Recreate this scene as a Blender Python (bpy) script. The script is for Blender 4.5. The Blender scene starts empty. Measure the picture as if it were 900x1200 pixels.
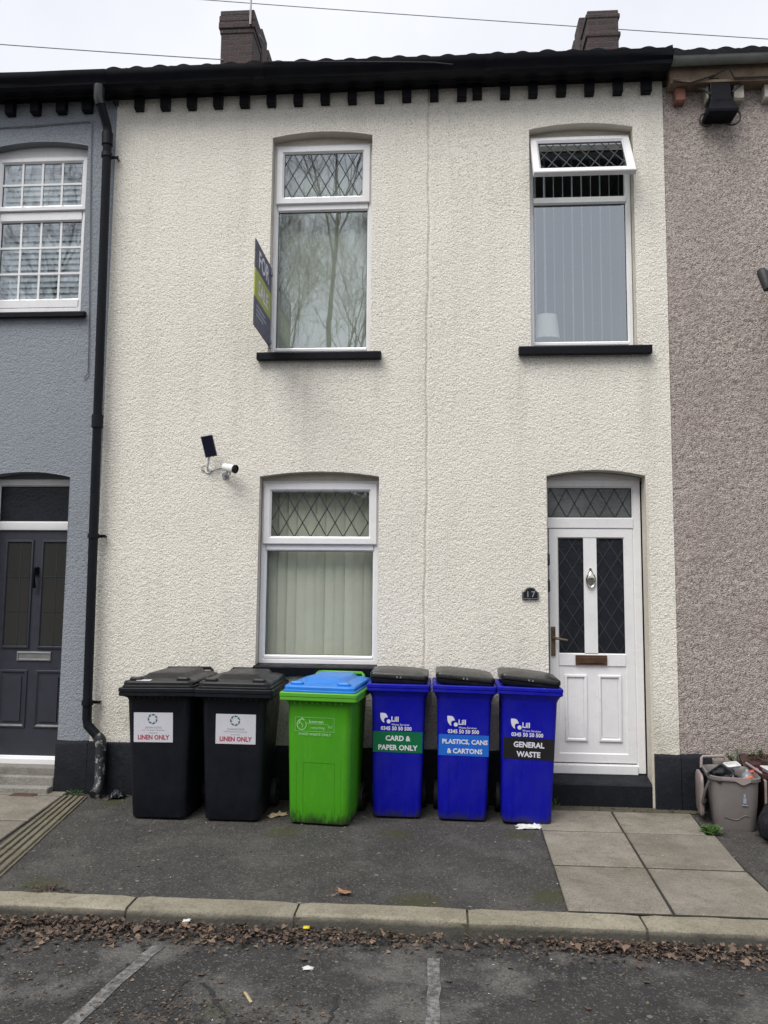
import bpy, math, random
import numpy as np
from mathutils import Vector, Matrix
rnd = random.Random(7)
scene = bpy.context.scene
COL = scene.collection
R = math.radians

# ------------------------------------------------------------------ camera
cam_d = bpy.data.cameras.new('camera')
cam = bpy.data.objects.new('camera', cam_d)
COL.objects.link(cam)
scene.camera = cam
cam_d.sensor_fit = 'VERTICAL'
cam_d.sensor_height = 36.0
cam_d.sensor_width = 27.0
cam_d.lens = 920.209 / 1200 * 36.0
cam_d.clip_start = 0.05
cam_d.clip_end = 500
yaw, pitch, roll = 0.07077268, 0.09659198, 0.00924480
fw = Vector((-math.sin(yaw) * math.cos(pitch), math.cos(yaw) * math.cos(pitch), math.sin(pitch)))
r0 = Vector((math.cos(yaw), math.sin(yaw), 0))
u0 = r0.cross(fw)
rr = r0 * math.cos(roll) + u0 * math.sin(roll)
uu = -r0 * math.sin(roll) + u0 * math.cos(roll)
cam.matrix_world = Matrix(((rr.x, uu.x, -fw.x, 0), (rr.y, uu.y, -fw.y, -6.2736), (rr.z, uu.z, -fw.z, 1.65), (0, 0, 0, 1)))

# ------------------------------------------------------------------ world, sun, exposure
SUN_EL, SUN_AZ = R(56), R(212)          # azimuth measured from +y, clockwise
world = bpy.data.worlds.new('World')
scene.world = world
world.use_nodes = True
wt = world.node_tree
wt.nodes.clear()
wo = wt.nodes.new('ShaderNodeOutputWorld')
bg = wt.nodes.new('ShaderNodeBackground')
sky = wt.nodes.new('ShaderNodeTexSky')
sky.sky_type = 'NISHITA'
sky.sun_disc = False
sky.sun_elevation = SUN_EL
sky.sun_rotation = SUN_AZ
sky.air_density = 1.0
sky.dust_density = 4.0
# the overcast: the sky's own brightness smoothed by a thick white cloud layer
tc = wt.nodes.new('ShaderNodeTexCoord')
cn = wt.nodes.new('ShaderNodeTexNoise')
cn.inputs['Scale'].default_value = 2.2
cn.inputs['Detail'].default_value = 6
cn.inputs['Roughness'].default_value = 0.55
cr = wt.nodes.new('ShaderNodeValToRGB')
cr.color_ramp.elements[0].position = 0.3
cr.color_ramp.elements[0].color = (4.2, 4.28, 4.6, 1)
cr.color_ramp.elements[1].position = 0.7
cr.color_ramp.elements[1].color = (5.1, 5.15, 5.35, 1)
mx = wt.nodes.new('ShaderNodeMix')
mx.data_type = 'RGBA'
mx.inputs['Factor'].default_value = 0.9
wt.links.new(tc.outputs['Generated'], cn.inputs['Vector'])
wt.links.new(cn.outputs['Fac'], cr.inputs['Fac'])
wt.links.new(sky.outputs['Color'], mx.inputs['A'])
wt.links.new(cr.outputs['Color'], mx.inputs['B'])
wt.links.new(mx.outputs['Result'], bg.inputs['Color'])
bg.inputs['Strength'].default_value = 0.1
wt.links.new(bg.outputs['Background'], wo.inputs['Surface'])

sun_d = bpy.data.lights.new('sun', 'SUN')
sun_d.energy = 1.5
sun_d.angle = R(38)
sun_d.color = (1.0, 0.97, 0.92)
sun = bpy.data.objects.new('sun', sun_d)
COL.objects.link(sun)
sd = Vector((math.sin(SUN_AZ) * math.cos(SUN_EL), math.cos(SUN_AZ) * math.cos(SUN_EL), math.sin(SUN_EL)))
sun.rotation_euler = (-sd).to_track_quat('-Z', 'Y').to_euler()
sun.location = (0, -20, 25)

scene.view_settings.view_transform = 'Standard'
scene.view_settings.look = 'None'
scene.view_settings.gamma = 1
scene.view_settings.exposure = 1.06
scene.cycles.max_bounces = 6
scene.cycles.diffuse_bounces = 3
scene.cycles.glossy_bounces = 3
scene.cycles.transparent_max_bounces = 16
scene.cycles.use_denoising = True

# ------------------------------------------------------------------ materials
def new_mat(name):
    m = bpy.data.materials.new(name)
    m.use_nodes = True
    nt = m.node_tree
    b = nt.nodes['Principled BSDF']
    return m, nt, b

def N(nt, t, **kw):
    n = nt.nodes.new(t)
    for k, v in kw.items():
        if k in n.inputs: n.inputs[k].default_value = v
        else: setattr(n, k, v)
    return n

def ramp(nt, src, stops):
    r = nt.nodes.new('ShaderNodeValToRGB')
    e = r.color_ramp.elements
    while len(e) < len(stops): e.new(0.5)
    for i, (p, c) in enumerate(stops):
        e[i].position = p
        e[i].color = (*c, 1) if len(c) == 3 else c
    nt.links.new(src, r.inputs['Fac'])
    return r.outputs['Color']

def mixc(nt, fac, a, b, mode='MIX'):
    m = nt.nodes.new('ShaderNodeMix')
    m.data_type = 'RGBA'
    m.blend_type = mode
    for s, v in (('Factor', fac), ('A', a), ('B', b)):
        if hasattr(v, 'is_linked') or hasattr(v, 'links'): nt.links.new(v, m.inputs[s])
        elif isinstance(v, (int, float)): m.inputs[s].default_value = v
        else: m.inputs[s].default_value = (*v, 1)
    return m.outputs['Result']

def coords(nt, kind='Object', scale=None):
    t = nt.nodes.new('ShaderNodeTexCoord')
    if scale is None: return t.outputs[kind]
    mp = nt.nodes.new('ShaderNodeMapping')
    mp.inputs['Scale'].default_value = scale
    nt.links.new(t.outputs[kind], mp.inputs['Vector'])
    return mp.outputs['Vector']

def noise(nt, vec, scale, detail=4, rough=0.55):
    n = N(nt, 'ShaderNodeTexNoise', Scale=scale, Detail=detail, Roughness=rough)
    nt.links.new(vec, n.inputs['Vector'])
    return n.outputs['Fac']

def vor(nt, vec, scale, out='Distance', feature='F1'):
    n = N(nt, 'ShaderNodeTexVoronoi', Scale=scale)
    n.feature = feature
    nt.links.new(vec, n.inputs['Vector'])
    return n.outputs[out]

def bump(nt, b, h, dist, strength=1.0):
    bn = N(nt, 'ShaderNodeBump', Strength=strength, Distance=dist)
    nt.links.new(h, bn.inputs['Height'])
    nt.links.new(bn.outputs['Normal'], b.inputs['Normal'])
    return bn

def math_(nt, op, a, b=None, clamp=False):
    m = nt.nodes.new('ShaderNodeMath')
    m.operation = op
    m.use_clamp = clamp
    for i, v in enumerate((a, b)):
        if v is None: continue
        if isinstance(v, (int, float)): m.inputs[i].default_value = v
        else: nt.links.new(v, m.inputs[i])
    return m.outputs[0]

def paint(name, col, rough=0.45, var=0.12, dirt=0.0, dirtcol=(0.10, 0.09, 0.075), scale=6, bmp=0.0, spec=0.5, metal=0.0, bscale=60):
    m, nt, b = new_mat(name)
    v = coords(nt)
    n = noise(nt, v, scale, 6, 0.65)
    lo = tuple(c * (1 - var) for c in col)
    hi = tuple(min(1, c * (1 + var * 0.7)) for c in col)
    c = ramp(nt, n, [(0.3, lo), (0.7, hi)])
    if dirt > 0:
        d = noise(nt, v, scale * 2.7, 8, 0.7)
        f = ramp(nt, d, [(0.52, (0, 0, 0)), (0.72, (dirt, dirt, dirt))])
        c = mixc(nt, f, c, dirtcol)
    nt.links.new(c, b.inputs['Base Color'])
    rg = ramp(nt, noise(nt, v, scale * 3, 5), [(0.3, (rough * 0.8,) * 3), (0.7, (min(1, rough * 1.2),) * 3)])
    nt.links.new(rg, b.inputs['Roughness'])
    b.inputs['Specular IOR Level'].default_value = spec
    b.inputs['Metallic'].default_value = metal
    if bmp > 0: bump(nt, b, noise(nt, v, bscale, 6, 0.6), bmp)
    return m

def roughcast(name, base, dark, streak, grey, drips=()):
    """painted wet-dash render: real relief is in the mesh, the finest grain in the bump"""
    m, nt, b = new_mat(name)
    v = coords(nt)
    n1 = noise(nt, v, 1.1, 6, 0.6)
    c = ramp(nt, n1, [(0.3, base), (0.72, tuple(x * 0.93 for x in base))])
    # weather streaks run down the wall
    st = noise(nt, coords(nt, 'Object', (3.2, 3.2, 0.35)), 1.6, 7, 0.68)
    c = mixc(nt, ramp(nt, st, [(0.5, (0, 0, 0)), (0.75, (streak,) * 3)]), c, grey)
    # dark specks painted in for the shade in the roughcast's pits
    sp = noise(nt, v, 100, 3, 0.65)
    c = mixc(nt, ramp(nt, sp, [(0.51, (0, 0, 0)), (0.66, (0.72,) * 3)]), c, dark)
    sp2 = noise(nt, v, 55, 3, 0.6)
    c = mixc(nt, ramp(nt, sp2, [(0.57, (0, 0, 0)), (0.72, (0.42,) * 3)]), c, dark)
    if drips:
        sx = nt.nodes.new('ShaderNodeSeparateXYZ'); nt.links.new(v, sx.inputs['Vector'])
        run = ramp(nt, noise(nt, coords(nt, 'Object', (16, 16, 0.9)), 1.0, 6, 0.7), [(0.36, (0, 0, 0)), (0.66, (1, 1, 1))])
        for (dx, dz, wd, ln_, am) in drips:
            mxx = math_(nt, 'SUBTRACT', 1.0, math_(nt, 'DIVIDE', math_(nt, 'ABSOLUTE', math_(nt, 'SUBTRACT', sx.outputs['X'], dx)), wd), True)
            fall = math_(nt, 'DIVIDE', math_(nt, 'SUBTRACT', dz, sx.outputs['Z']), ln_)
            mz = math_(nt, 'MULTIPLY', math_(nt, 'SUBTRACT', 1.0, fall, True), math_(nt, 'GREATER_THAN', fall, 0.0))
            f = math_(nt, 'MULTIPLY', math_(nt, 'MULTIPLY', mxx, mz), am * 0.32)
            f = math_(nt, 'MULTIPLY', f, run, True)
            c = mixc(nt, f, c, (0.22, 0.21, 0.165))
        # green-grey growth low on the wall, in patches
        low = math_(nt, 'SUBTRACT', 1.0, math_(nt, 'DIVIDE', math_(nt, 'SUBTRACT', sx.outputs['Z'], 0.4), 0.55), True)
        pat = ramp(nt, noise(nt, coords(nt, 'Object', (1, 1, 0.6)), 5, 7, 0.7), [(0.42, (0, 0, 0)), (0.65, (0.55,) * 3)])
        c = mixc(nt, math_(nt, 'MULTIPLY', low, pat), c, (0.30, 0.29, 0.20))
    # a few chips and bald spots
    ch_ = noise(nt, v, 7, 7, 0.75)
    c = mixc(nt, ramp(nt, ch_, [(0.66, (0, 0, 0)), (0.74, (0.35,) * 3)]), c, grey)
    nt.links.new(c, b.inputs['Base Color'])
    b.inputs['Roughness'].default_value = 0.92
    b.inputs['Specular IOR Level'].default_value = 0.15
    # thrown grit: separate rounded grains, not ridges
    wv = nt.nodes.new('ShaderNodeVectorMath'); wv.operation = 'ADD'
    nw = N(nt, 'ShaderNodeTexNoise', Scale=70, Detail=2)
    nt.links.new(v, nw.inputs['Vector'])
    sc_ = nt.nodes.new('ShaderNodeVectorMath'); sc_.operation = 'SCALE'; sc_.inputs['Scale'].default_value = 0.012
    nt.links.new(nw.outputs['Color'], sc_.inputs[0])
    nt.links.new(v, wv.inputs[0]); nt.links.new(sc_.outputs[0], wv.inputs[1])
    g1 = math_(nt, 'SUBTRACT', 1.0, vor(nt, wv.outputs[0], 68))
    g2 = math_(nt, 'SUBTRACT', 1.0, vor(nt, wv.outputs[0], 140))
    h = math_(nt, 'ADD', g1, math_(nt, 'MULTIPLY', g2, 0.6))
    bump(nt, b, h, 0.0048, 0.75)
    return m

M = {}
M['cream'] = roughcast('cream_roughcast', (0.825, 0.793, 0.717), (0.27, 0.258, 0.22), 0.42, (0.56, 0.53, 0.47), [(-1.49, 3.52, 0.10, 0.9, 1.0), (-0.50, 3.52, 0.09, 0.7, 0.9), (-1.0, 3.52, 0.5, 0.35, 0.55), (0.65, 3.53, 0.09, 0.8, 1.0), (1.67, 3.53, 0.10, 1.0, 1.0), (1.16, 3.53, 0.5, 0.3, 0.5), (-0.5, 5.74, 2.6, 0.55, 0.55), (-2.7, 5.3, 0.16, 3.0, 0.6), (1.75, 5.6, 0.14, 2.2, 0.5)])
M['bluegrey'] = roughcast('grey_roughcast', (0.285, 0.312, 0.352), (0.13, 0.14, 0.155), 0.25, (0.20, 0.215, 0.24))
def pebbledash():
    m, nt, b = new_mat('pebbledash')
    v = coords(nt)
    cell = vor(nt, v, 115, 'Color')
    sepr = nt.nodes.new('ShaderNodeSeparateColor')
    nt.links.new(cell, sepr.inputs['Color'])
    c = ramp(nt, sepr.outputs[0], [(0.0, (0.14, 0.116, 0.105)), (0.2, (0.245, 0.207, 0.189)), (0.5, (0.365, 0.316, 0.288)), (0.8, (0.445, 0.394, 0.361)), (1.0, (0.54, 0.487, 0.45))])
    big = noise(nt, v, 1.3, 5, 0.6)
    c = mixc(nt, ramp(nt, big, [(0.42, (0, 0, 0)), (0.65, (0.3,) * 3)]), c, (0.32, 0.25, 0.235), 'MIX')
    c = mixc(nt, ramp(nt, noise(nt, v, 2.6, 5, 0.6), [(0.5, (0, 0, 0)), (0.75, (0.25,) * 3)]), c, (0.16, 0.15, 0.14))
    nt.links.new(c, b.inputs['Base Color'])
    b.inputs['Roughness'].default_value = 0.85
    d = vor(nt, v, 115)
    h = math_(nt, 'SUBTRACT', 1.0, d)
    bump(nt, b, h, 0.0055, 1.0)
    return m
M['pebble'] = pebbledash()
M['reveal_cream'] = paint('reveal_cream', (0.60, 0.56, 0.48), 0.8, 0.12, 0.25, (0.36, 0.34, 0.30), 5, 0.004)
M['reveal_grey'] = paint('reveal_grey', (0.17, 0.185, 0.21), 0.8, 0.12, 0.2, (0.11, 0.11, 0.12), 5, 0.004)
M['black_paint'] = paint('black_masonry_paint', (0.009, 0.011, 0.016), 0.6, 0.3, 0.28, (0.045, 0.043, 0.042), 5, 0.004, bscale=45, spec=0.25)
M['black_gloss'] = paint('black_gloss', (0.0035, 0.004, 0.0075), 0.45, 0.25, 0.12, (0.016, 0.016, 0.016), 5, 0.001, spec=0.16)
M['pipe'] = paint('pipe_plastic', (0.006, 0.0075, 0.012), 0.5, 0.25, 0.22, (0.02, 0.02, 0.021), 4, 0.0, spec=0.2)
def pipe_old():
    m = paint('pipe_flaking', (0.02, 0.022, 0.028), 0.5, 0.25, 0, (0, 0, 0), 4)
    nt = m.node_tree; b = nt.nodes['Principled BSDF']
    src = b.inputs['Base Color'].links[0].from_socket
    f = ramp(nt, noise(nt, coords(nt), 16, 6, 0.7), [(0.54, (0, 0, 0)), (0.6, (1, 1, 1))])
    nt.links.new(mixc(nt, f, src, (0.30, 0.30, 0.29)), b.inputs['Base Color'])
    return m
M['pipe_old'] = pipe_old()
M['upvc'] = paint('white_upvc', (0.775, 0.775, 0.79), 0.30, 0.04, 0.18, (0.50, 0.48, 0.44), 4, 0.0)
M['gasket'] = paint('rubber_gasket', (0.015, 0.015, 0.017), 0.6, 0.2)
M['lead'] = paint('lead_strip', (0.055, 0.06, 0.065), 0.42, 0.2, metal=0.6)
M['lead_light'] = paint('lead_strip_bright', (0.045, 0.05, 0.06), 0.5, 0.2, metal=0.2)
M['obscure'] = paint('obscure_glass', (0.014, 0.017, 0.023), 0.22, 0.3, scale=9, bmp=0.002, bscale=45)
M['obscure_pale'] = paint('obscure_glass_pale', (0.125, 0.135, 0.135), 0.20, 0.35, scale=4, bmp=0.002, bscale=45)
M['slat_white'] = paint('blind_white', (0.80, 0.84, 0.88), 0.75, 0.04, scale=3)
M['slat_cream'] = paint('blind_cream', (0.66, 0.66, 0.57), 0.8, 0.08, scale=3)
M['slat_green'] = paint('blind_pale_green', (0.74, 0.73, 0.62), 0.8, 0.08, scale=3)
M['shade'] = paint('lampshade_fabric', (0.82, 0.80, 0.76), 0.8, 0.03)
M['room'] = paint('room_plaster', (0.30, 0.29, 0.27), 0.9, 0.1)
M['anthracite'] = paint('anthracite_door', (0.030, 0.033, 0.046), 0.42, 0.1, bmp=0.0006, bscale=120)
M['chrome'] = paint('chrome', (0.62, 0.60, 0.56), 0.22, 0.1, metal=1.0)
M['brass_old'] = paint('aged_brass', (0.20, 0.155, 0.10), 0.42, 0.35, 0.3, (0.05, 0.04, 0.03), 12, metal=0.85)
M['bronze_old'] = paint('aged_bronze_plate', (0.115, 0.065, 0.040), 0.5, 0.35, 0.3, (0.04, 0.03, 0.025), 14, metal=0.5)
M['steel'] = paint('grey_steel', (0.34, 0.34, 0.35), 0.4, 0.15, 0.2, metal=0.7)
M['cable'] = paint('cable_black', (0.018, 0.018, 0.02), 0.6, 0.2)
M['cable_grey'] = paint('cable_grey', (0.17, 0.18, 0.20), 0.6, 0.2)
M['wire_pale'] = paint('weathered_wire', (0.30, 0.30, 0.33), 0.6, 0.1)
M['white_plastic'] = paint('white_plastic', (0.78, 0.78, 0.77), 0.35, 0.04, 0.15)
M['lens'] = paint('black_lens', (0.008, 0.008, 0.01), 0.12, 0.1)
M['solar'] = paint('solar_cells', (0.012, 0.014, 0.035), 0.22, 0.2)
M['bin_black'] = paint('bin_black', (0.0048, 0.006, 0.0105), 0.5, 0.25, 0.16, (0.022, 0.022, 0.023), 4, 0.0012, bscale=160, spec=0.28)
M['bin_lid_black'] = paint('bin_lid_black', (0.010, 0.011, 0.013), 0.42, 0.3, 0.3, (0.045, 0.043, 0.04), 5, 0.001, bscale=140, spec=0.4)
M['bin_lid_gloss'] = paint('bin_lid_gloss', (0.007, 0.007, 0.008), 0.32, 0.3, 0.35, (0.05, 0.047, 0.043), 9, 0.001, bscale=110)
def bin_plastic(name, col, grime, lo, hi):
    m = paint(name, col, 0.46, 0.08, 0.10, tuple(c * 0.5 + 0.004 for c in col), 3.5, 0.0012, bscale=150, spec=0.25)
    nt = m.node_tree; b = nt.nodes['Principled BSDF']
    src = b.inputs['Base Color'].links[0].from_socket
    sp = nt.nodes.new('ShaderNodeSeparateXYZ')
    nt.links.new(coords(nt), sp.inputs['Vector'])
    # road splash dirt near the foot of the bin: ragged edge
    zz = math_(nt, 'ADD', sp.outputs['Z'], math_(nt, 'MULTIPLY', noise(nt, coords(nt, 'Object', (1, 1, 0.35)), 26, 7, 0.7), 0.22))
    f = ramp(nt, zz, [(lo, (1, 1, 1)), (hi, (0, 0, 0))])
    sc = ramp(nt, noise(nt, coords(nt, 'Object', (1.0, 1.0, 0.25)), 22, 6, 0.7), [(0.55, (0, 0, 0)), (0.66, (0.6,) * 3)])
    dusty = ramp(nt, noise(nt, coords(nt, 'Object', (1, 1, 0.6)), 3.2, 8, 0.72), [(0.45, (0, 0, 0)), (0.75, (0.16,) * 3)])
    src = mixc(nt, dusty, src, (0.10, 0.095, 0.085))
    c = mixc(nt, sc, src, tuple(min(1, x * 1.15 + 0.006) for x in col))
    c = mixc(nt, f, c, grime)
    nt.links.new(c, b.inputs['Base Color'])
    return m
M['bin_green'] = bin_plastic('bin_green', (0.060, 0.30, 0.011), (0.028, 0.05, 0.018), 0.135, 0.205)
M['bin_green_rim'] = paint('bin_green_rim', (0.088, 0.35, 0.024), 0.38, 0.08, 0.12, (0.05, 0.16, 0.02), 5)
M['bin_lid_blue'] = paint('bin_lid_blue', (0.018, 0.18, 0.60), 0.34, 0.12, 0.15, (0.10, 0.25, 0.45), 6)
M['bin_blue'] = bin_plastic('bin_blue', (0.0025, 0.0040, 0.33), (0.025, 0.025, 0.07), 0.125, 0.185)
M['tyre'] = paint('tyre_rubber', (0.016, 0.016, 0.016), 0.75, 0.2)
M['label_white'] = paint('label_white', (0.60, 0.60, 0.65), 0.45, 0.05, 0.08, (0.5, 0.5, 0.5))
M['ink_red'] = paint('ink_red', (0.38, 0.035, 0.075), 0.5, 0.05)
M['ink_teal'] = paint('ink_teal', (0.05, 0.13, 0.17), 0.5, 0.3)
M['ink_grey'] = paint('ink_grey', (0.28, 0.30, 0.38), 0.5, 0.1)
M['ink_white'] = paint('ink_white', (0.66, 0.66, 0.74), 0.5, 0.05)
M['ink_palegreen'] = paint('ink_palegreen', (0.33, 0.60, 0.29), 0.55, 0.2)
M['band_green'] = paint('band_green', (0.0, 0.13, 0.045), 0.4, 0.08)
M['band_blue'] = paint('band_blue', (0.010, 0.125, 0.56), 0.4, 0.08)
M['band_black'] = paint('band_black', (0.009, 0.009, 0.010), 0.4, 0.08)
M['board_purple'] = paint('board_purple', (0.062, 0.055, 0.105), 0.5, 0.06)
M['board_lime'] = paint('board_lime', (0.36, 0.40, 0.055), 0.5, 0.06)
M['plaque'] = paint('plaque_slate', (0.012, 0.012, 0.013), 0.35, 0.2)
M['caddy'] = paint('caddy_grey', (0.165, 0.150, 0.145), 0.5, 0.12, 0.3, (0.12, 0.11, 0.1), 8)
M['caddy_line'] = paint('caddy_shadow_grey', (0.075, 0.066, 0.065), 0.5, 0.12)  # darker grey of the moulded line and carry handle
M['caddy_lid'] = paint('caddy_lid_pink', (0.27, 0.225, 0.215), 0.5, 0.12, 0.2, (0.2, 0.17, 0.16), 8)
M['maroon'] = paint('maroon_box', (0.050, 0.018, 0.018), 0.5, 0.2, 0.2)
M['bag'] = paint('bag_plastic', (0.012, 0.014, 0.020), 0.28, 0.3)
M['rub_red'] = paint('rubbish_red', (0.42, 0.05, 0.045), 0.4, 0.2)
M['rub_white'] = paint('rubbish_white', (0.62, 0.62, 0.62), 0.5, 0.1)
M['rub_dark'] = paint('rubbish_dark', (0.022, 0.024, 0.028), 0.35, 0.4)
M['rub_grey'] = paint('rubbish_grey', (0.20, 0.22, 0.25), 0.35, 0.3)
M['rub_orange'] = paint('rubbish_orange', (0.62, 0.17, 0.06), 0.45, 0.2)
M['dish'] = paint('dish_grey', (0.16, 0.165, 0.165), 0.6, 0.1, 0.2)
M['rust'] = paint('rusty_iron', (0.075, 0.040, 0.028), 0.8, 0.35, 0.3, (0.03, 0.025, 0.02), 14, 0.004)
M['yellow'] = paint('yellow_plastic', (0.62, 0.50, 0.03), 0.4, 0.1)
M['drywaste'] = paint('dry_peel', (0.42, 0.34, 0.21), 0.8, 0.3, 0.4, (0.2, 0.14, 0.08), 20)
M['plank'] = paint('weathered_timber', (0.20, 0.145, 0.10), 0.75, 0.35, 0.5, (0.07, 0.055, 0.045), 7, 0.004)
M['gutter_grey'] = paint('gutter_grey', (0.23, 0.25, 0.24), 0.5, 0.2, 0.4, (0.10, 0.105, 0.09), 6)
M['brick_red'] = paint('brick_red', (0.23, 0.10, 0.075), 0.85, 0.3, 0.4, (0.09, 0.06, 0.05), 12, 0.005)
M['corbel_pale'] = paint('corbel_pale', (0.47, 0.44, 0.38), 0.8, 0.2, 0.4, (0.2, 0.18, 0.16), 12, 0.004)
M['tile'] = paint('roof_tile', (0.040, 0.042, 0.050), 0.7, 0.3, 0.4, (0.075, 0.075, 0.065), 4, 0.004)
M['ply'] = paint('hidden_wall_brick', (0.28, 0.22, 0.18), 0.9, 0.2)

def brickwork(name, a, bcol, mortar):
    m, nt, b = new_mat(name)
    # world-space-like object coordinates turned so that rows run up z on every side
    t = nt.nodes.new('ShaderNodeTexCoord')
    sp = nt.nodes.new('ShaderNodeSeparateXYZ')
    nt.links.new(t.outputs['Object'], sp.inputs['Vector'])
    cmb = nt.nodes.new('ShaderNodeCombineXYZ')
    nt.links.new(math_(nt, 'ADD', sp.outputs['X'], sp.outputs['Y']), cmb.inputs['X'])
    nt.links.new(sp.outputs['Z'], cmb.inputs['Y'])
    bt = nt.nodes.new('ShaderNodeTexBrick')
    bt.inputs['Color1'].default_value = (*a, 1)
    bt.inputs['Color2'].default_value = (*bcol, 1)
    bt.inputs['Mortar'].default_value = (*mortar, 1)
    bt.inputs['Scale'].default_value = 1.0
    bt.inputs['Mortar Size'].default_value = 0.010
    bt.inputs['Brick Width'].default_value = 0.225
    bt.inputs['Row Height'].default_value = 0.075
    nt.links.new(cmb.outputs[0], bt.inputs['Vector'])
    c = bt.outputs['Color']
    v = coords(nt)
    c = mixc(nt, ramp(nt, noise(nt, v, 5, 6, 0.7), [(0.42, (0, 0, 0)), (0.7, (0.75,) * 3)]), c, (0.055, 0.05, 0.047))
    nt.links.new(c, b.inputs['Base Color'])
    b.inputs['Roughness'].default_value = 0.9
    h = math_(nt, 'SUBTRACT', noise(nt, v, 40, 5), math_(nt, 'MULTIPLY', bt.outputs['Fac'], 1.2))
    bump(nt, b, h, 0.012, 1.0)
    return m
M['brick'] = brickwork('sooty_brick', (0.066, 0.036, 0.034), (0.040, 0.028, 0.028), (0.060, 0.054, 0.052))
M['brick_wall'] = brickwork('old_red_brick', (0.24, 0.11, 0.08), (0.18, 0.09, 0.07), (0.3, 0.28, 0.25))

def glass(name, tint, k):
    m = bpy.data.materials.new(name)
    m.use_nodes = True
    nt = m.node_tree
    nt.nodes.clear()
    o = nt.nodes.new('ShaderNodeOutputMaterial')
    tr = nt.nodes.new('ShaderNodeBsdfTransparent')
    tr.inputs['Color'].default_value = (*tint, 1)
    gl = nt.nodes.new('ShaderNodeBsdfGlossy')
    gl.inputs['Roughness'].default_value = 0.015
    gl.inputs['Color'].default_value = (0.88, 0.95, 1.0, 1)
    fr = N(nt, 'ShaderNodeFresnel', IOR=1.52)
    ge = nt.nodes.new('ShaderNodeNewGeometry')
    f = math_(nt, 'MULTIPLY', fr.outputs[0], k)
    f = math_(nt, 'MULTIPLY', f, math_(nt, 'SUBTRACT', 1.0, ge.outputs['Backfacing']), True)
    # float glass is never quite flat
    bn = N(nt, 'ShaderNodeBump', Strength=0.03, Distance=0.004)
    nt.links.new(noise(nt, coords(nt), 3.5, 2), bn.inputs['Height'])
    nt.links.new(bn.outputs['Normal'], gl.inputs['Normal'])
    mi = nt.nodes.new('ShaderNodeMixShader')
    nt.links.new(f, mi.inputs['Fac'])
    nt.links.new(tr.outputs[0], mi.inputs[1])
    nt.links.new(gl.outputs[0], mi.inputs[2])
    nt.links.new(mi.outputs[0], o.inputs['Surface'])
    return m
M['glass'] = glass('double_glazing', (0.92, 0.95, 0.94), 7.0)
M['glass_clear'] = glass('clear_glazing', (0.97, 0.985, 0.97), 3.0)
M['glass_dark'] = glass('obscured_glazing', (0.40, 0.43, 0.46), 1.6)

def asphalt(name, lo, hi, patch, wet, moss=None):
    m, nt, b = new_mat(name)
    v = coords(nt)
    c = ramp(nt, noise(nt, v, 1.3, 7, 0.65), [(0.3, lo), (0.7, hi)])
    # worn pale areas
    c = mixc(nt, ramp(nt, noise(nt, v, 2.3, 8, 0.68), [(0.49, (0, 0, 0)), (0.62, (0.85,) * 3)]), c, patch)
    c = mixc(nt, ramp(nt, noise(nt, v, 13, 8, 0.75), [(0.5, (0, 0, 0)), (0.66, (0.5,) * 3)]), c, tuple(x * 0.5 for x in lo))
    # aggregate
    cell = vor(nt, v, 120, 'Color')
    sp = nt.nodes.new('ShaderNodeSeparateColor')
    nt.links.new(cell, sp.inputs['Color'])
    c = mixc(nt, ramp(nt, sp.outputs[0], [(0.80, (0, 0, 0)), (1.0, (0.5,) * 3)]), c, (0.21, 0.20, 0.185))
    c = mixc(nt, ramp(nt, sp.outputs[1], [(0.7, (0, 0, 0)), (1.0, (0.55,) * 3)]), c, (0.02, 0.02, 0.02))
    # trodden gum and grit
    g = vor(nt, v, 5.5)
    c = mixc(nt, ramp(nt, g, [(0.05, (0.6,) * 3), (0.08, (0, 0, 0))]), c, (0.26, 0.245, 0.225))
    g2 = vor(nt, v, 17)
    c = mixc(nt, ramp(nt, g2, [(0.07, (0.6,) * 3), (0.11, (0, 0, 0))]), c, (0.18, 0.165, 0.14))
    if moss:
        for (mx_, my_, mr_) in moss:
            vs = nt.nodes.new('ShaderNodeVectorMath'); vs.operation = 'DISTANCE'
            nt.links.new(v, vs.inputs[0]); vs.inputs[1].default_value = (mx_, my_, 0)
            dd = math_(nt, 'ADD', math_(nt, 'DIVIDE', vs.outputs['Value'], mr_), math_(nt, 'MULTIPLY', noise(nt, v, 14, 7, 0.75), 1.3))
            c = mixc(nt, ramp(nt, dd, [(0.75, (0.75,) * 3), (1.3, (0, 0, 0))]), c, (0.050, 0.052, 0.018))
    nt.links.new(c, b.inputs['Base Color'])
    # damp film: smoother and darker sheen
    rg = ramp(nt, noise(nt, v, 1.7, 6, 0.6), [(0.38, (wet,) * 3), (0.62, (0.9,) * 3)])
    nt.links.new(rg, b.inputs['Roughness'])
    b.inputs['Specular IOR Level'].default_value = 0.35
    bump(nt, b, math_(nt, 'ADD', noise(nt, v, 120, 4, 0.6), math_(nt, 'MULTIPLY', noise(nt, v, 9, 5), 0.8)), 0.010, 1.0)
    return m
M['road'] = asphalt('road_asphalt', (0.022, 0.021, 0.022), (0.058, 0.056, 0.054), (0.135, 0.13, 0.122), 0.5, [(-0.9, -2.95, 0.30), (0.15, -3.05, 0.25)])
M['tarmac'] = asphalt('pavement_tarmac', (0.042, 0.040, 0.038), (0.070, 0.066, 0.062), (0.092, 0.087, 0.080), 0.7, [(-1.05, -0.82, 0.45), (-0.28, -0.80, 0.4), (0.60, -1.8, 0.45), (-2.5, -0.25, 0.4), (0.55, -0.75, 0.35), (-2.2, -1.9, 0.4), (-0.1, -1.95, 0.5)])

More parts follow.
